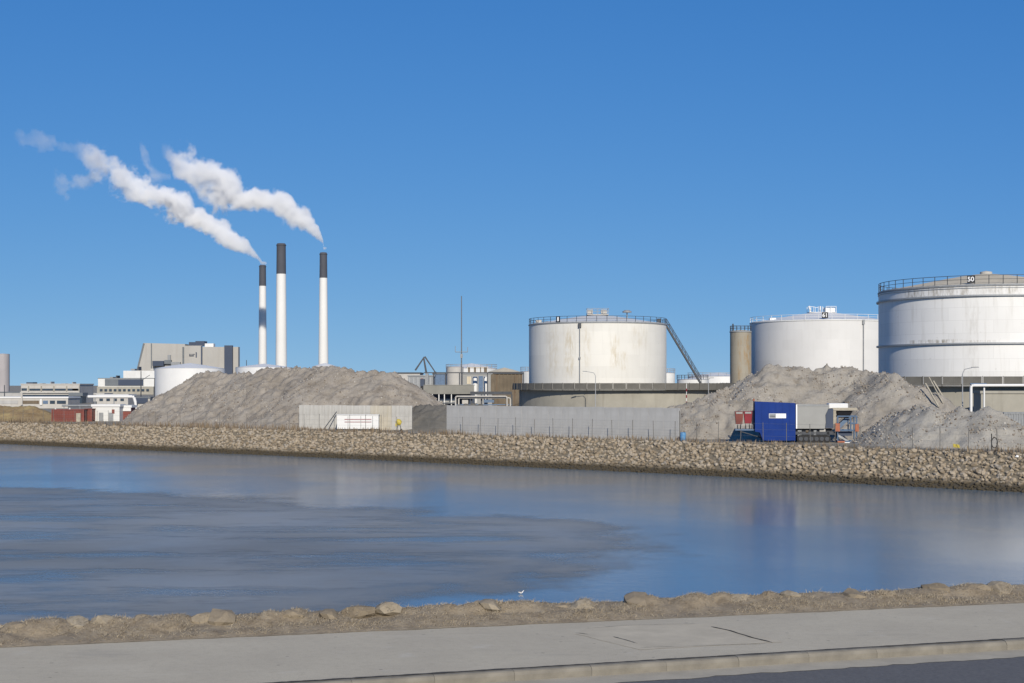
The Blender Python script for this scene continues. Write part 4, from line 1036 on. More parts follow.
px_part(t, 'downpipe', 40.5, 42.3, 399, 405, 330, M['white_clean'], -0.3, -0.12); px_part(t, 'downpipe', 21.5, 23, 393, 405, 330, M['offwhite'], -0.4, -0.15)
bldg('shed', 'grey low shed under the silo at the left picture edge', -12, 22, 392.8, 520, 12, M['concrete'], M['slate'])
bldg('shed', 'pale low shed in the gap between office and white factory block', 79, 104, 394.2, 470, 10, M['concrete_pale'], M['concrete_pale'])
t, w_, h = bldg('cabin', 'white flat roofed cabin with blue front, before the factory block', 97, 128, 396.0, 300, 6, M['offwhite'], M['white'])
for kx in range(4): px_part(t, 'window', 99.5 + kx * 7, 103 + kx * 7, 398.5, 401, 300, M['glass'], -0.1, -0.02)
t, w_, h = bldg('shed', 'blue fronted shed beside the left foot of the long soil heap', 122, 150, 398.5, 310, 8, M['offwhite'], M['slate'])
px_part(t, 'blue_front', 124.5, 131, 401.4, 404.4, 310, M['blue'], -0.1, -0.02); px_part(t, 'dark_opening', 135.5, 148, 397.9, 403.6, 310, M['plant_dark'], -0.2, -0.02)
pp = thing('pipe_bridge', 'white pipe bridge with bent end, before the factory block', 'pipe', (X(115, 290), 290, GZ))
L_ = pp.location; q = lambda u, v: (X(u, 290) - L_.x, 0, Z(v, 290) - GZ)
MB().path([q(88, 396.6), q(132.5, 396.6), q(134, 397.4), q(135.6, 403), q(135.6, 412)], 0.32, 8).build('pipe', M['white_clean'], pp, 50)
for u_ in (95, 114): MB().tube(q(u_, 397), (q(u_, 397)[0], 0, 0), 0.12, 6).build('support', M['steel_grey'], pp)
pp = thing('pipe', 'long grey blue pipe above the red containers', 'pipe', (X(98, 240), 240, GZ)); L_ = pp.location
q = lambda u, v: (X(u, 240) - L_.x, 0, Z(v, 240) - GZ)
MB().tube(q(62, 405.6), q(135, 405.6), 0.16, 8).build('pipe_run', M['steel_grey'], pp, 50)
for u_ in (64, 80, 96, 115, 132): MB().tube(q(u_, 405.8), (q(u_, 405)[0], 0, 0), 0.08, 6).build('support', M['steel_grey'], pp)

def container(label, u0, u1, v, Y, depth, mat, ribs=True, name='shipping_container', rot=0.0, group=None):
    x0, x1 = X(u0, Y), X(u1, Y); h = Z(v, Y) - GZ; w_ = (x1 - x0) / 2
    t = thing(name, label, 'container', ((x0 + x1) / 2, Y, GZ), rot, group)
    m = MB()
    n_ = max(4, int((x1 - x0) / 0.28)); pts = []
    for i in range(n_):
        a = -w_ + 0.12 + (2 * w_ - 0.24) * i / n_; d = (2 * w_ - 0.24) / n_
        pts += [(a, 0.06), (a + d * .3, 0.06), (a + d * .45, 0.01), (a + d * .85, 0.01)]
    pts += [(w_ - 0.1, 0.06)]
    m.slab(pts + [(w_ - 0.1, depth), (-w_ + 0.1, depth)], 0.15, h - 0.1)
    m.build('wall', mat, t)
    fr = MB()
    for x_ in (-w_, w_ - 0.14):
        for y_ in (-0.03, depth - 0.1): fr.box(x_, x_ + 0.14, y_, y_ + 0.14, 0.0, h)
    fr.box(-w_ + .15, w_ - .15, -0.03, 0.09, h - 0.14, h - 0.002).box(-w_ + .15, w_ - .15, -0.03, 0.09, 0.02, 0.18).box(-w_ + .15, w_ - .15, depth - .09, depth + .03, h - 0.14, h - 0.002)
    fr.build('frame', mat, t)
    MB().box(-w_ + 0.02, w_ - 0.02, 0.1, depth - 0.1, h - 0.06, h - 0.01).build('roof', mat, t)
    return t, w_, h
c1_, w_, h = container('long red container at the right end of the grassy mound', 51.5, 84, 409.3, 209, 2.4, M['red'])
MB().tube((-w_ + 0.5, 0.3, h), (-w_ + 0.5, 0.3, h + 0.22), 0.12, 6).tube((0.2, 0.3, h), (0.2, 0.3, h + 0.22), 0.12, 6).build('roof_vent', M['white'], c1_)
MB().box(1.35, 2.0, -0.32, -0.02, 0.0, 1.3).build('pallet_stack', M['wood'], c1_)
container('short dark red container between long red container and white cabin', 84.4, 92, 408.6, 211, 2.4, M['red'])
t, w_, h = bldg('cabin', 'white site cabin with two grey doors right of the red containers', 92.4, 119.5, 406.6, 213, 2.6, M['white'], M['white_clean'])
for (a, b_) in ((99, 103.4), (108.8, 113.4)): px_part(t, 'door', a, b_, 412.6, 420.8, 213, M['steel_grey'], -0.08, -0.02)
px_part(t, 'door_panel', 112, 114.6, 409.4, 413.4, 213, M['red'], -0.1, -0.03)
px_part(t, 'step', 99, 104, 421, 422.5, 213, M['concrete'], -0.6, -0.1)
t, w_, h = bldg('cabin', 'white and red cabin touching the left foot of the soil heap', 120, 131, 407.6, 215, 2.6, M['red'], M['white_clean'])
px_part(t, 'white_fascia', 120, 131, 407.6, 411, 215, M['white_clean'], -0.1, -0.02)
def pole(name, label, u, v, Y, r=0.08, arm=None, extra=None, mat='steel_grey', base=GZ, group=None, cat='pole'):
    t = thing(name, label, cat, (X(u, Y), Y, base), 0, group); h = Z(v, Y) - base
    MB().tube((0, 0, 0), (0, 0, h), r * 1.25, 7, r * 0.8).build('pole', M[mat], t, 50)
    MB().lathe([(r * 2.4, 0), (r * 2.4, 0.06), (r * 1.4, 0.1)], 10).build('base_plate', M[mat], t)
    if extra: extra(t, h)
    return t
pole('mast', 'thin dark pole at the left picture edge before the silo', 4.5, 385, 340, 0.12, mat='steel_dark')
pole('mast', 'thin pole with short arm before the white factory block', 141, 371, 420, 0.16, mat='steel_dark', extra=lambda t, h: MB().tube((0, 0, h - 3), (2.6, 0, h - 1.2), 0.08, 5).build('arm', M['steel_dark'], t))
pole('mast', 'thin pole beside left edge of the white cone roofed tank', 154.6, 378, 420, 0.14, mat='steel_dark')
pole('mast', 'thin pole right of the dark stair tower of the power station', 246.5, 360, 700, 0.2, mat='steel_dark')

# ------------------------------------------------------------------ middle background
YB = 360
def mast_extra(t, h):
    k_ = YB / F
    MB().tube((-6.3 * k_, 0, h - 56 * k_), (6.3 * k_, 0, h - 56 * k_), 0.09, 5).tube((-6.2 * k_, 0, h - 56 * k_), (-6.2 * k_, 0, h - 50 * k_), 0.07, 5).tube((6.2 * k_, 0, h - 56 * k_), (6.2 * k_, 0, h - 51 * k_), 0.07, 5).build('cross_arm', M['steel_grey'], t)
    MB().box(-0.3, 0.3, -0.3, 0.3, h - 62 * k_, h - 58 * k_).build('head_box', M['steel_grey'], t)
    for zz_ in np.arange(2, h - 10, 3.0): MB().box(-0.16, 0.16, -0.16, 0.16, zz_, zz_ + 0.08).build('collar', M['steel_grey'], t)
pole('antenna_mast', 'tall thin antenna mast with cross arm, left of the middle tank', 461.5, 296, YB, 0.15, extra=mast_extra, mat='mast_grey', cat='mast')
# loading crane
YC = 330; k_ = YC / F
t = thing('loading_crane', 'dark loading crane with folded boom left of the antenna mast', 'crane', (X(423, YC), YC, GZ))
q = lambda u, v: Vector(((u - 423) * k_, 0, Z(v, YC) - GZ))
def beam(a, b_, wd, nm, mat, par):
    m = MB(); d = (b_ - a).normalized(); nn = Vector((-d.z, 0, d.x)) * wd
    vs_ = []
    for y_ in (-wd * 0.7, wd * 0.7): vs_ += [a + nn + Vector((0, y_, 0)), a - nn + Vector((0, y_, 0)), b_ - nn * .7 + Vector((0, y_, 0)), b_ + nn * .7 + Vector((0, y_, 0))]
    return m.add(vs_, [(0, 1, 2, 3), (7, 6, 5, 4), (0, 4, 5, 1), (1, 5, 6, 2), (2, 6, 7, 3), (3, 7, 4, 0)]).build(nm, mat, par)
bo = beam(q(426.5, 374), q(423.6, 357.4), 0.24, 'boom', M['steel_dark'], t); beam(q(424.8, 356.6), q(435, 371.8), 0.18, 'stick', M['steel_dark'], t)
beam(q(415.2, 370.4), q(424.4, 356.8), 0.2, 'tie_arm', M['steel_dark'], t)
px_part(t, 'cab', 420.4, 424.6, 379, 386, YC, M['plant_dark'], -1, 1); px_part(t, 'cab_roof', 421, 423, 378.4, 379, YC, M['red'], -0.8, 0.8)
px_part(t, 'tower', 425.4, 428.6, 373.5, 384, YC, M['steel_grey'], -0.7, 0.7); px_part(t, 'pedestal', 420.6, 423.6, 386.1, 408, YC, M['black'], -0.8, 0.8)
px_part(t, 'counterweight', 433.8, 436.2, 371.6, 374.5, YC, M['steel_dark'], -0.6, 0.6)
t, w_, h = bldg('warehouse', 'long beige low warehouse right behind the end of the long soil heap', 392, 420, 373.6, 380, 14, M['offwhite'], M['steel_dark'])
t, w_, h = bldg('warehouse', 'pale blue grey corrugated warehouse front beneath the loading crane', 408, 434, 376.5, 352, 6, M['steel_grey'], M['steel_grey'])
for kx in range(6): px_part(t, 'cladding_rib', 409 + kx * 4.2, 410 + kx * 4.2, 377.4, 394, 352, M['galv'], -0.12, -0.02)
# pipe rack
t = thing('pipe_rack', 'dark steel pipe rack in front of the small tanks left of the middle tank', 'pipe rack', (X(478, 345), 345, GZ))
px_part(t, 'beam', 424, 524, 372.2, 373.2, 345, M['steel_dark'], -0.4, 0.4)
for u_ in (433, 445, 459, 461.5, 487, 523): px_part(t, 'column', u_, u_ + 1.0, 373.3, 408, 345, M['steel_dark'], -0.2, 0.2)
for a, b_ in ((468, 470), (474, 476), (480, 481), (484, 487)): px_part(t, 'upright', a, b_, 367.5, 372.1, 345, M['rust'], -0.3, 0.3)
px_part(t, 'rail', 467, 488, 367.2, 368, 345, M['tan'], -0.3, 0.3)
t, w_, h = bldg('silo_block', 'blue grey sheet clad silo left of the white tank, behind rack', 432.6, 446, 374.2, 372, 5, M['steel_blue'], M['slate'])
t, w_, h = bldg('process_building', 'pale process building behind vertical white vessels', 463, 492, 374, 374, 6, M['grey_paint'], M['steel_grey'])
px_part(t, 'opening', 467, 471, 376.5, 384, 374, M['tan'], -0.1, -0.02); px_part(t, 'opening', 478.6, 483, 376, 392, 374, M['steel_blue'], -0.1, -0.02); px_part(t, 'rusty_panel', 491, 494.5, 374.5, 392, 374, M['rust'], -0.3, -0.02)
for i, (a, b_, lb) in enumerate(((472.6, 477.6, 'left'), (483.6, 487.6, 'right'))):
    c = (X((a + b_) / 2, 350), 350); rad = (b_ - a) / 2 / F * 350
    v_ = thing('vessel', '%s of two upright white vessels, under the pipe rack' % lb, 'vessel', (c[0], c[1], GZ), 0, 'upright white vessels')
    zz = Z(376.4, 350) - GZ
    MB().lathe([(rad, 1.0), (rad, zz - 0.4), (rad * 0.7, zz - 0.1), (0.01, zz)], 24).build('shell', M['white'], v_, 50); MB().lathe([(rad * 0.8, 0), (rad * 0.8, 1.0)], 20).build('skirt', M['steel_grey'], v_)
t = thing('rusty_shed', 'brown ribbed shed wall touching the left end of the middle bund', 'shed', (X(508, 335), 335, GZ))
px_part(t, 'wall', 494.8, 522.5, 374, 410, 335, M['rust'], 0, 8)
for kx in range(7): px_part(t, 'rib', 495.4 + kx * 3.9, 496.2 + kx * 3.9, 374.2, 392, 335, M['rust'], -0.2, -0.01)
px_part(t, 'roof', 494, 523.2, 373.2, 373.9, 335, M['steel_dark'], -0.3, 8.3)
# grey shed and the traffic beneath
t = thing('open_shed', 'open grey roofed shed with dark inside above the gravel heap', 'shed', (X(450, 300), 300, GZ))
px_part(t, 'roof', 423.5, 474, 385.4, 394, 300, M['shed_grey'], -0.3, 0.2); px_part(t, 'roof_top', 423.5, 474, 384.8, 385.3, 300, M['shed_grey'], -0.4, 9)
px_part(t, 'back_wall', 423.5, 474, 394.1, 408, 300, M['plant_dark'], 7, 7.4)
for u_ in (426, 432, 438.5, 444, 451): px_part(t, 'post', u_, u_ + 0.9, 394.1, 408, 300, M['white'], -0.2, 0)
px_part(t, 'rail', 423.5, 456, 402.4, 403.2, 300, M['steel_grey'], -0.5, -0.25)
t = thing('vehicle_row', 'pale parked tanker trailer seen under the open grey shed', 'trailer', (X(447, 303), 303, GZ))
L_ = t.location; MB().tube((X(440, 303) - L_.x, 0, Z(400.5, 303) - GZ), (X(455, 303) - L_.x, 0, Z(400.5, 303) - GZ), 0.42, 12).build('tank_body', M['white'], t, 50)
px_part(t, 'chassis', 440, 455, 402.6, 403.4, 303, M['steel_dark'], -0.4, 0.4)
for u_ in (442, 452, 454): MB().lathe([(0.01, 0), (0.4, 0), (0.4, 0.25), (0.01, 0.25)], 14, mtx=Matrix.Translation((X(u_, 303) - L_.x, -0.5, 0.42)) @ Matrix.Rotation(-PI / 2, 4, 'X')).build('wheel', M['rubber'], t)
YG = 285
t = thing('pipe_portal', 'white pipe portal above the long concrete wall, left of the middle bund', 'pipe', (X(482, YG), YG, GZ))
L_ = t.location; q = lambda u, v, y=0: (X(u, YG) - L_.x, y, Z(v, YG) - GZ)
for k2, (u0, v0, u1) in enumerate(((455.6, 396.4, 507), (458.6, 397.9, 510.4))):
    MB().path([q(u0, 412, k2 * .5), q(u0, v0 + 1, k2 * .5), q(u0 + 1, v0, k2 * .5), q(u1 - 1, v0, k2 * .5), q(u1, v0 + 1, k2 * .5), q(u1, 412, k2 * .5)], 0.17, 8).build('pipe', M['offwhite'], t, 50)
px_part(t, 'beam', 470, 512, 391.6, 394.6, YG, M['steel_dark'], 1.2, 2.0)
for u_ in (470.6, 480.6, 511): px_part(t, 'column', u_, u_ + 1.5, 394.7, 412, YG, M['steel_dark'], 1.3, 1.8)
px_part(t, 'beam', 456, 512, 404.2, 405.2, YG, M['steel_blue'], 0.8, 1.1)
px_part(t, 'valve_box', 484, 494, 399.6, 402.6, YG, M['steel_blue'], 0.9, 1.6); px_part(t, 'valve_box', 462, 468, 400, 404, YG, M['offwhite'], 0.9, 1.6)

# lamp posts
def lamp(label, u, v, vb, Y, armpx, zbase, droop=1.0):
    t = thing('lamp_post', label, 'lamp post', (X(u, Y), Y, zbase), 0, 'lamp posts'); h = Z(v, Y) - zbase; k2 = Y / F
    MB().tube((0, 0, 0), (0, 0, h * 0.9), 0.09, 7, 0.06).build('pole', M['galv'], t, 50)
    MB().path([(0, 0, h * 0.9), (armpx * k2 * 0.2, 0, h * 0.97), (armpx * k2, 0, h)], 0.05, 6).build('arm', M['galv'], t)
    a = armpx * k2; s_ = 1 if a > 0 else -1
    MB().prism([(a - 0.1 * s_, h - 0.06), (a + 0.75 * s_, h - 0.02), (a + 0.7 * s_, h + 0.1), (a - 0.1 * s_, h + 0.08)], -0.13, 0.13).build('lamp_head', M['steel_grey'], t)
lamp('street lamp with arm to the left, before the middle tank', 595.5, 371.5, 383, 262, -9, GZ)
lamp('thin street lamp with arm to the right, before the largest tank', 962.5, 367.5, 390, 170, 10, GZ)
lamp('small floodlight post on the walkway right of the long stair', 708.5, 378, 384, 262, 1.5, GZ)
# red white marker post by the bund
t = pole('marker_post', 'slim red and white marker post before the middle bund', 686.5, 383.5, 240, 0.07, mat='white')
for kx in range(3): MB().lathe([(0.1, 0), (0.1, 0.5)], 8, (0, 0, 4.4 - kx * 1.1)).build('red_band', M['red_bright'], t)

# ------------------------------------------------------------------ walls on the embankment
def wall_run(name, label, P0, P1, h, widths, mats, depth=0.28):
    d = P1 - P0; ang = math.atan2(d.y, d.x)
    t = thing(name, label, 'wall', (P0.x, P0.y, GZ), ang); L_ = d.length; s_ = sum(widths); x_ = 0.0
    for i, w_ in enumerate(widths):
        ww = w_ / s_ * L_; hh = h + rr.uniform(-0.025, 0.025)
        o_ = MB().bbox(0.006, ww - 0.006, 0.0, depth, 0, hh, 0.012).build('panel', mats[i % len(mats)], t, None, (x_, rr.uniform(-0.008, 0.008), 0)); o_.rotation_euler = (rr.uniform(-.002, .002), 0, 0)
        x_ += ww
    MB().box(0, L_, 0.06, depth - 0.06, 0, h - 0.25).build('core', M['walkway'], t)
    return t
A_, _ = sh(446.5, 5.7); B_, _ = sh(679, 5.7)
npan = 17
wall_run('concrete_wall', 'long grey concrete panel wall standing on the embankment below the middle tank', A_, B_, 3.22, [1] * npan, [M['concrete']])
wall_run('concrete_wall', 'short pale concrete panel wall behind the white box with red stripes', Vector((X(299, 175.0), 175.0)), Vector((X(412, 170.5), 170.5)), 2.98, [7, 9, 10, 10, 12, 12, 12, 13, 8, 13, 7],
         [M['concrete_pale']] * 7 + [M['concrete_tan']] * 2 + [M['concrete_pale'], M['concrete_pale']])
t = thing('box_trailer', 'low white box with two red stripes before the short pale wall', 'box', (X(357.5, 170.0), 170.0, GZ)); L_ = t.location
YT = 170.0
o = px_part(t, 'body', 337, 378.5, 415.3, 428.9, YT, M['white_clean'], 0, 1.6)
px_part(t, 'lid', 336.6, 378.9, 414.6, 415.2, YT, M['white_clean'], -0.05, 1.65)
for v_ in (419.0, 421.7): px_part(t, 'stripe', 344.5, 371.5, v_, v_ + 0.65, YT, M['red_bright'], -0.015, -0.002)
for u_ in (347.8, 360.6, 372.4): px_part(t, 'panel_joint', u_, u_ + 0.5, 416, 428.6, YT, M['steel_grey'], -0.03, -0.018)
px_part(t, 'skid', 337.5, 378, 428.95, 430.2, YT, M['steel_dark'], 0.1, 1.4)
# concrete mixer
t = thing('concrete_mixer', 'small yellow concrete mixer before the right end of the short wall', 'mixer', (X(399, 166.0), 166.0, GZ)); t.scale = (0.68, 0.68, 0.8)
mt = Matrix.Translation((0, 0, 1.35)) @ Matrix.Rotation(R(-62), 4, 'Y')
MB().lathe([(0.01, -0.42), (0.3, -0.42), (0.46, -0.15), (0.46, 0.12), (0.28, 0.5), (0.30, 0.52), (0.26, 0.52), (0.24, 0.45), (0.01, 0.1)], 24, mtx=mt).build('drum', M['yellow'], t, 40)
MB().tube((-0.45, -0.3, 0), (-0.1, -0.2, 1.2), 0.04).tube((0.45, -0.3, 0), (0.1, -0.2, 1.2), 0.04).tube((-0.45, 0.3, 0), (-0.1, 0.2, 1.2), 0.04).tube((0.45, 0.3, 0), (0.1, 0.2, 1.2), 0.04).tube((-0.45, -0.3, 0.1), (0.45, -0.3, 0.1), 0.03).build('frame', M['steel_dark'], t)
MB().lathe([(0.01, -0.05), (0.2, -0.05), (0.2, 0.05), (0.01, 0.05)], 14, mtx=Matrix.Translation((0.4, -0.36, 0.2)) @ Matrix.Rotation(PI / 2, 4, 'X')).build('wheel', M['rubber'], t)
MB().bbox(-0.62, -0.3, -0.2, 0.2, 0.75, 1.2).build('motor_box', M['yellow'], t)
# leaning props on the left wall
t = thing('timber_prop', 'dark slanting timber prop against the short pale wall, left of the white box', 'prop', (X(331, 171.6), 171.6, GZ))
MB().tube((-0.9, -0.4, 0), (0.55, 1.15, 2.2), 0.06, 5).build('pole', M['steel_dark'], t); MB().tube((-0.9, -0.4, 0.03), (-0.5, 0.9, 0.03), 0.05, 5).build('foot', M['steel_dark'], t)

# ------------------------------------------------------------------ the fence along the embankment
t = thing('wire_fence', 'wire fence with thin grey posts along top of the rock embankment', 'fence', (0, 0, GZ))
pst = MB().tube((0, 0, -0.1), (0, 0, 2.0), 0.03, 6).mesh('post', M['fence_post'])
fp = walk(4.55, 2.5, -40, 1090)
prev = None; wires = [MB() for _ in range(4)]
for p, tt, u in fp:
    o = link('post', pst, t, (p.x, p.y, 0)); o.rotation_euler = (rr.uniform(-.03, .03), rr.uniform(-.03, .03), 0); o.scale = (1, 1, rr.uniform(0.93, 1.03))
    if prev is not None:
        for j, hh in enumerate((0.15, 0.75, 1.35, 1.9)):
            wires[j].tube((prev.x, prev.y, hh), (p.x, p.y, hh + rr.uniform(-.02, .02)), 0.007, 3)
    prev = p
for wb in wires: wb.build('wire', M['galv'], t)

# ------------------------------------------------------------------ the screening machine
pc, _ = sh(796, 10.4)
ang = R(-6); tt = Vector((math.cos(ang), math.sin(ang))); nnv = Vector((-tt.y, tt.x))
t = thing('screening_machine', 'blue and grey mobile screening machine with red boxes, before the tall soil heap', 'machine', (pc.x, pc.y, GZ), ang)
FQ = pc - nnv * 1.25            # a point of the machine's front face
def lx(u):                      # column -> metres along the front face
    k = (u - 512.0) / F; return (k * FQ.y - FQ.x) / (tt.x - k * tt.y)
def lz(v, u=796): return max(0.0, Z(v, FQ.y + tt.y * lx(u)) - GZ)
D0, D1 = -1.25, 1.25
m = MB().prism([(lx(755), lz(431.5, 755)), (lx(760), lz(432.5, 760)), (lx(763), lz(440.5, 763)), (lx(795.5), lz(440.5)), (lx(795.5), lz(403.2)), (lx(755), lz(401.6, 755))], D0, D1)
body = m.build('blue_housing', M['blue'], t)
for u_ in (762, 769, 776, 783, 790): MB().box(lx(u_) - 0.03, lx(u_) + 0.03, D0 - 0.025, D0 - 0.003, 1.0, lz(403.5, u_)).build('rib', M['blue'], body)
pl = MB().box(lx(769), lx(786), D0 - 0.05, D0 - 0.028, lz(418.2), lz(413.6)).build('name_plate', M['sign_white'], t)
MB().box(lx(769) + 0.03, lx(775.8), D0 - 0.058, D0 - 0.052, lz(417.9), lz(413.9)).build('plate_mark', M['steel_grey'], pl)
lm = MB()
for k3 in range(5): lm.box(lx(769.7 + k3 * 1.2), lx(770.3 + k3 * 1.2), D0 - 0.066, D0 - 0.06, lz(417.4), lz(415.6))
lm.build('plate_lettering', M['steel_dark'], pl)
hood = MB().prism([(lx(796.6), lz(428.6)), (lx(825), lz(428.6)), (lx(825.8), lz(422)), (lx(825.4), lz(415)), (lx(829.5), lz(406.4)), (lx(829), lz(404.6)), (lx(796.6), lz(404))], D0 + 0.04, D1 - 0.04).build('grey_hood', M['grey_paint'], t)
MB().box(lx(796.0), lx(797.2), D0 - 0.02, D0 + 0.02, lz(428.6), lz(404.4)).build('corner_strip', M['sign_white'], hood)
MB().box(lx(797.4), lx(828.6), D0 + 0.0, D0 + 0.03, lz(406.0), lz(405.3)).build('drip_edge', M['steel_grey'], hood)
MB().prism([(lx(825.4), lz(428)), (lx(833.5), lz(428)), (lx(833.5), lz(409)), (lx(828.6), lz(409)), (lx(825.8), lz(415)), (lx(826.2), lz(422))], D0 + 0.1, D1 - 0.1).build('drive_cover', M['plant_dark'], t)
MB().bbox(lx(829.2), lx(848.5), D0 + 0.3, D1 - 0.3, lz(408.2), lz(403.4), 0.05).build('white_cover', M['white_clean'], t)
# chassis, tracks, machinery
MB().box(lx(764), lx(836), -0.9, -0.7, 0.75, 1.05).box(lx(764), lx(836), 0.7, 0.9, 0.75, 1.05).build('chassis', M['steel_dark'], t)
MB().box(lx(797), lx(833), -0.65, 1.0, 0.8, lz(428.9)).build('engine_bay', M['black'], t)
def track(y_):
    a0, a1 = lx(797), lx(831); tr_ = MB(); r_ = 0.36; n_ = 12; pts = []
    for k3 in range(n_ + 1): a = PI / 2 + PI * k3 / n_; pts.append((a0 + r_ + r_ * math.cos(a), r_ + r_ * math.sin(a)))
    for k3 in range(n_ + 1): a = -PI / 2 + PI * k3 / n_; pts.append((a1 - r_ + r_ * math.cos(a), r_ + r_ * math.sin(a)))
    o_ = tr_.prism(pts, y_ - 0.2, y_ + 0.2).build('crawler_track', M['rubber'], t)
    for k3 in range(6):
        xw = a0 + r_ + (a1 - a0 - 2 * r_) * k3 / 5; MB().lathe([(0.01, 0), (0.2, 0), (0.2, 0.05), (0.01, 0.05)], 14, mtx=Matrix.Translation((xw, y_ - 0.2, r_)) @ Matrix.Rotation(PI / 2, 4, 'X')).build('roller', M['steel_dark'], o_)
track(-1.0); track(1.0)
for (u_, v_, r_) in ((804, 434, 0.16), (811, 435, 0.2), (818, 433, 0.14), (823, 436, 0.2)):
    MB().lathe([(0.01, 0), (r_, 0), (r_, 0.12), (0.01, 0.12)], 14, mtx=Matrix.Translation((lx(u_), -0.68, lz(v_))) @ Matrix.Rotation(PI / 2, 4, 'X')).build('pulley', M['offwhite'], t)
for (u0, u1, v0, v1, m_) in ((798, 802, 430, 437, 'steel_grey'), (806, 809, 430, 433, 'rust'), (814, 817, 430, 440, 'steel_grey'), (820, 826, 429, 432, 'offwhite'), (827, 830, 431, 441, 'steel_dark')):
    MB().bbox(lx(u0), lx(u1), -0.9, -0.66, lz(v1), lz(v0), 0.02).build('machine_part', M[m_], t)
for u_ in (765, 776, 793): MB().bbox(lx(u_) - 0.14, lx(u_) + 0.14, -1.0, -0.7, 0.0, lz(440.6, u_)).build('support_leg', M['steel_dark'] if u_ != 776 else M['offwhite'], t)
# left platform with red boxes
plat = MB().box(lx(735.5), lx(760), -0.9, 0.9, lz(430.6, 740), lz(429.2, 740)).build('platform', M['steel_blue'], t)
def hopper(u0, u1, v0, v1, y0, y1, mat, nm='red_box'):
    a, b_ = lx(u0), lx(u1); c, d = lz(v1, 745), lz(v0, 745); i_ = 0.1
    o_ = MB().add([(a + i_, y0 + i_, c), (b_ - i_, y0 + i_, c), (b_ - i_, y1 - i_, c), (a + i_, y1 - i_, c), (a, y0, d), (b_, y0, d), (b_, y1, d), (a, y1, d)], [(3, 2, 1, 0), (4, 5, 6, 7), (0, 1, 5, 4), (1, 2, 6, 5), (2, 3, 7, 6), (3, 0, 4, 7)]).build(nm, mat, t)
    MB().box(a + 0.1, b_ - 0.1, y0 - 0.02, y0 + 0.04, d - 0.22, d - 0.05).build('pale_label', M['grey_paint'], o_)
    return o_
hopper(735.3, 743.8, 411.6, 424.4, -0.8, 0.3, M['red']); hopper(744.2, 752.6, 411.4, 423.6, -0.95, 0.2, M['red_bright'])
for u_ in (738, 741, 746, 750): MB().tube((lx(u_), -0.5, lz(429.2, 740)), (lx(u_), -0.5, lz(424, 740)), 0.05, 5).build('box_leg', M['steel_dark'], t)
MB().bbox(lx(752.8), lx(755), -0.7, 0.6, lz(429, 750), lz(411, 750)).build('control_cabinet', M['plant_dark'], t)
MB().tube((lx(754), -0.8, lz(411, 750)), (lx(754), -0.8, lz(401, 750)), 0.05, 5).build('beacon_post', M['steel_dark'], t); MB().lathe([(0.09, 0), (0.09, 0.18), (0.01, 0.22)], 10, (lx(754), -0.8, lz(401, 750))).build('beacon', M['orange'], t)
rl = MB()
for u_ in (736, 742, 748, 753): rl.tube((lx(u_), -0.92, lz(429, 740)), (lx(u_), -0.92, lz(424.8, 740)), 0.025, 4)
rl.tube((lx(736), -0.92, lz(424.8, 740)), (lx(753), -0.92, lz(424.8, 740)), 0.025, 4).build('platform_rail', M['galv'], t)
MB().tube((lx(737), -0.7, lz(430.6, 740)), (lx(762), -0.5, lz(438, 760)), 0.05, 5).build('platform_brace', M['steel_dark'], t)
# right discharge frame
MB().box(lx(833), lx(857.6), -1.0, 0.9, lz(410.4, 845), lz(407.8, 845)).build('top_beam', M['wood'], t)
MB().box(lx(833), lx(836.4), -0.95, -0.75, lz(424, 845), lz(410.5, 845)).build('beam_post', M['wood'], t)
o = MB().add([(lx(838), -0.8, lz(411, 845)), (lx(853.5), -0.8, lz(411, 845)), (lx(853.5), 0.8, lz(411, 845)), (lx(838), 0.8, lz(411, 845)), (lx(840), -0.5, lz(418, 845)), (lx(850), -0.5, lz(418, 845)), (lx(850), 0.6, lz(418, 845)), (lx(840), 0.6, lz(418, 845))],
             [(0, 1, 2, 3), (7, 6, 5, 4), (0, 4, 5, 1), (1, 5, 6, 2), (2, 6, 7, 3), (3, 7, 4, 0)]).build('discharge_hopper', M['black'], t)
fr = MB()
def fbar(u0, v0, u1, v1, y_=-0.95, r_=0.07): fr.tube((lx(u0), y_, lz(v0, 845)), (lx(u1), y_, lz(v1, 845)), r_, 6)
for y_ in (-1.0, 0.8):
    fbar(857, 416, 857, 445.5, y_); fbar(851, 416, 851, 430, y_); fbar(838, 416.4, 857, 416.4, y_); fbar(851, 423.6, 857, 423.6, y_); fbar(838, 416, 838, 445.5, y_); fbar(838, 430.5, 855, 430.5, y_); fbar(838, 441.5, 857, 441.5, y_)
for (u_, v_) in ((857, 416.4), (838, 416.4), (857, 441.5), (838, 441.5)): fr.tube((lx(u_), -1.0, lz(v_, 845)), (lx(u_), 0.8, lz(v_, 845)), 0.06, 6)
fr.build('blue_frame', M['steel_blue'], t)
MB().prism([(lx(838.5), lz(426, 845)), (lx(851), lz(414, 845)), (lx(853), lz(417, 845)), (lx(841), lz(429, 845))], -0.4, 0.5).build('belt_chute', M['steel_blue'], t)
MB().prism([(lx(838), lz(434, 845)), (lx(850), lz(441, 845)), (lx(850), lz(443, 845)), (lx(838), lz(436.6, 845))], -0.7, 0.4).build('lower_chute', M['galv'], t)
MB().box(lx(839), lx(853), -0.6, 0.6, lz(436, 845), lz(431, 845)).build('dark_tray', M['plant_dark'], t)
for (u0, u1, v0, v1) in ((835, 840, 423.4, 431.5), (855.2, 859, 424, 431.5), (837.5, 845, 441, 447), (851, 857, 442.4, 446.6), (845.2, 851, 444.4, 446.8)):
    MB().bbox(lx(u0), lx(u1), -1.25, -1.05, max(0.02, lz(v1, 845)), lz(v0, 845), 0.03).build('orange_guard', M['orange'], t)
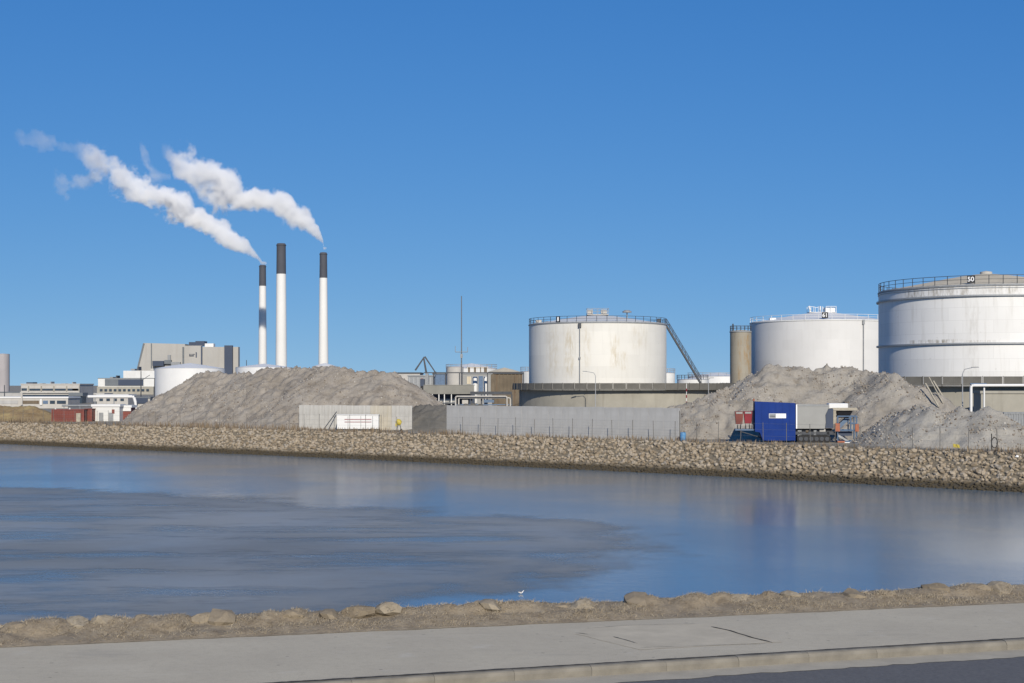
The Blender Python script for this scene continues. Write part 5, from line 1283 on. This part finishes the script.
MB().bbox(lx(844.5), lx(852), -1.3, -1.1, lz(444.2, 845), lz(442.2, 845), 0.02).build('white_strip', M['sign_white'], t)

# ------------------------------------------------------------------ right hand side details
YQ = 165
t = thing('pipe_portal', 'white goal shaped pipe at the right edge, before the largest tank', 'pipe', (X(990, YQ), YQ, GZ)); L_ = t.location
q = lambda u, v, y=0: (X(u, YQ) - L_.x, y, Z(v, YQ) - GZ)
MB().path([q(971, 430), q(971, 387.2), q(971.7, 385.9), q(973, 385.4), q(1060, 385.2)], 0.17, 10).build('pipe', M['white_clean'], t, 50)
MB().tube(q(985, 430, 0.3), q(985, 385.6, 0.3), 0.11, 8).build('support', M['white_clean'], t, 50); MB().tube(q(1034, 430, 0.3), q(1034, 385.6, 0.3), 0.11, 8).build('support', M['white_clean'], t, 50)
MB().tube(q(971.5, 383.9, 0.5), q(988, 383.9, 0.5), 0.09, 8).build('thin_pipe', M['steel_blue'], t, 50)
for i, (u0, v0, u1, v1, lb) in enumerate(((930, 383.5, 939, 399, 'left'), (933.5, 377, 943, 395, 'middle'), (938, 381, 948, 397, 'right'))):
    Yl = 138 + i * 0.6
    tt2 = thing('leaning_pole', '%s of three pale poles leaning on the heap below the largest tank' % lb, 'pole', (X(u1, Yl), Yl, Z(v1, Yl)), 0, 'poles leaning on the heap')
    MB().tube((0, 0, -0.8), (X(u0, Yl) - X(u1, Yl), 1.5, Z(v0, Yl) - Z(v1, Yl)), 0.09 if i != 1 else 0.06, 6).build('shaft', M['wood'], tt2)
container('blue grey container behind the pale heap at the right edge', 1004, 1062, 412.5, 150, 2.4, M['steel_grey'])
bldg('shed', 'grey concrete outbuilding behind the goal shaped pipe at right edge', 981, 1060, 393.5, 184, 3, M['concrete_bund'], M['concrete_bund'])
p, _ = sh(994.5, 4.3)
t = thing('hose_ring', 'black hose ring hanging on the fence before the pale heap', 'hose', (p.x, p.y, GZ))
MB().path([(0.0 + 0.24 * math.cos(a), 0, 0.75 + 0.42 * math.sin(a)) for a in np.linspace(0, 2 * PI, 25)], 0.035, 6).build('loop', M['rubber'], t); MB().tube((-0.24, 0, 0.0), (-0.24, 0, 1.5), 0.04, 6).build('loose_end', M['rubber'], t)
p, _ = sh(683, 5.0)
t = thing('barrel', 'small blue plastic barrel by the fence at right end of the long wall', 'barrel', (p.x, p.y, GZ))
MB().lathe([(0.01, 0), (0.27, 0), (0.29, 0.05), (0.29, 0.28), (0.31, 0.3), (0.29, 0.32), (0.29, 0.6), (0.31, 0.62), (0.29, 0.64), (0.28, 0.85), (0.01, 0.88)], 24).build('body', pm('pale_blue_plastic', (0.10, 0.25, 0.45), 0.1, 3, 0.4), t, 30)
MB().lathe([(0.08, 0.86), (0.08, 0.93), (0.01, 0.93)], 10, (0.12, 0, 0)).build('bung', M['black'], t)
p, _ = sh(958, 5.4)
t = thing('debris_panel', 'yellow crumpled board lying at the foot of the pale heap', 'board', (p.x, p.y + 0.5, GZ + 0.3)); t.scale = (0.65, 0.65, 0.65)
o = MB().slab([(-0.5, -0.3), (0.4, -0.35), (0.55, 0.3), (-0.3, 0.4)], 0, 0.04).build('board', M['yellow'], t); o.rotation_euler = (0.7, 0.1, 0.2)
p, _ = sh(1018, 3.3)
t = thing('white_stone', 'single bright white stone on the rocks at the right picture edge', 'stone', (p.x, p.y, GZ - 0.25))
mw = rock_mesh('stone', M['sign_white'], 77); o = link('stone', mw, t); o.scale = (0.26, 0.2, 0.2)

# ------------------------------------------------------------------ the bird on the water
pb_ = wpt(521, 594)
t = thing('gull', 'white and grey gull resting on the ice edge near the road', 'bird', (pb_[0], pb_[1], WZ + 0.015), R(20)); t.scale = (0.5, 0.5, 0.5)
bd = MB(); prof = [(-0.26, 0.005, 0.14), (-0.2, 0.045, 0.125), (-0.08, 0.085, 0.09), (0.05, 0.09, 0.085), (0.13, 0.065, 0.11), (0.165, 0.045, 0.16), (0.18, 0.042, 0.2), (0.205, 0.044, 0.225), (0.235, 0.03, 0.225), (0.25, 0.004, 0.22)]
for x_, r_, z_ in prof:
    for k in range(10): a = 2 * PI * k / 10; bd.v.append((x_, r_ * math.cos(a), z_ + r_ * 0.9 * math.sin(a)))
for i in range(len(prof) - 1):
    for k in range(10): bd.f.append((i * 10 + k, i * 10 + (k + 1) % 10, (i + 1) * 10 + (k + 1) % 10, (i + 1) * 10 + k))
bd.build('body', M['bird_white'], t, True)
for s_ in (-1, 1): MB().add([(0.08, s_ * 0.08, 0.14), (0.0, s_ * 0.1, 0.1), (-0.3, s_ * 0.03, 0.15), (-0.1, s_ * 0.075, 0.165), (0.02, s_ * 0.05, 0.175)], [(0, 1, 3, 4), (1, 2, 3)]).build('wing', M['bird_grey'], t)
MB().tube((0.245, 0, 0.22), (0.3, 0, 0.21), 0.012, 5, 0.003).build('beak', M['yellow'], t)
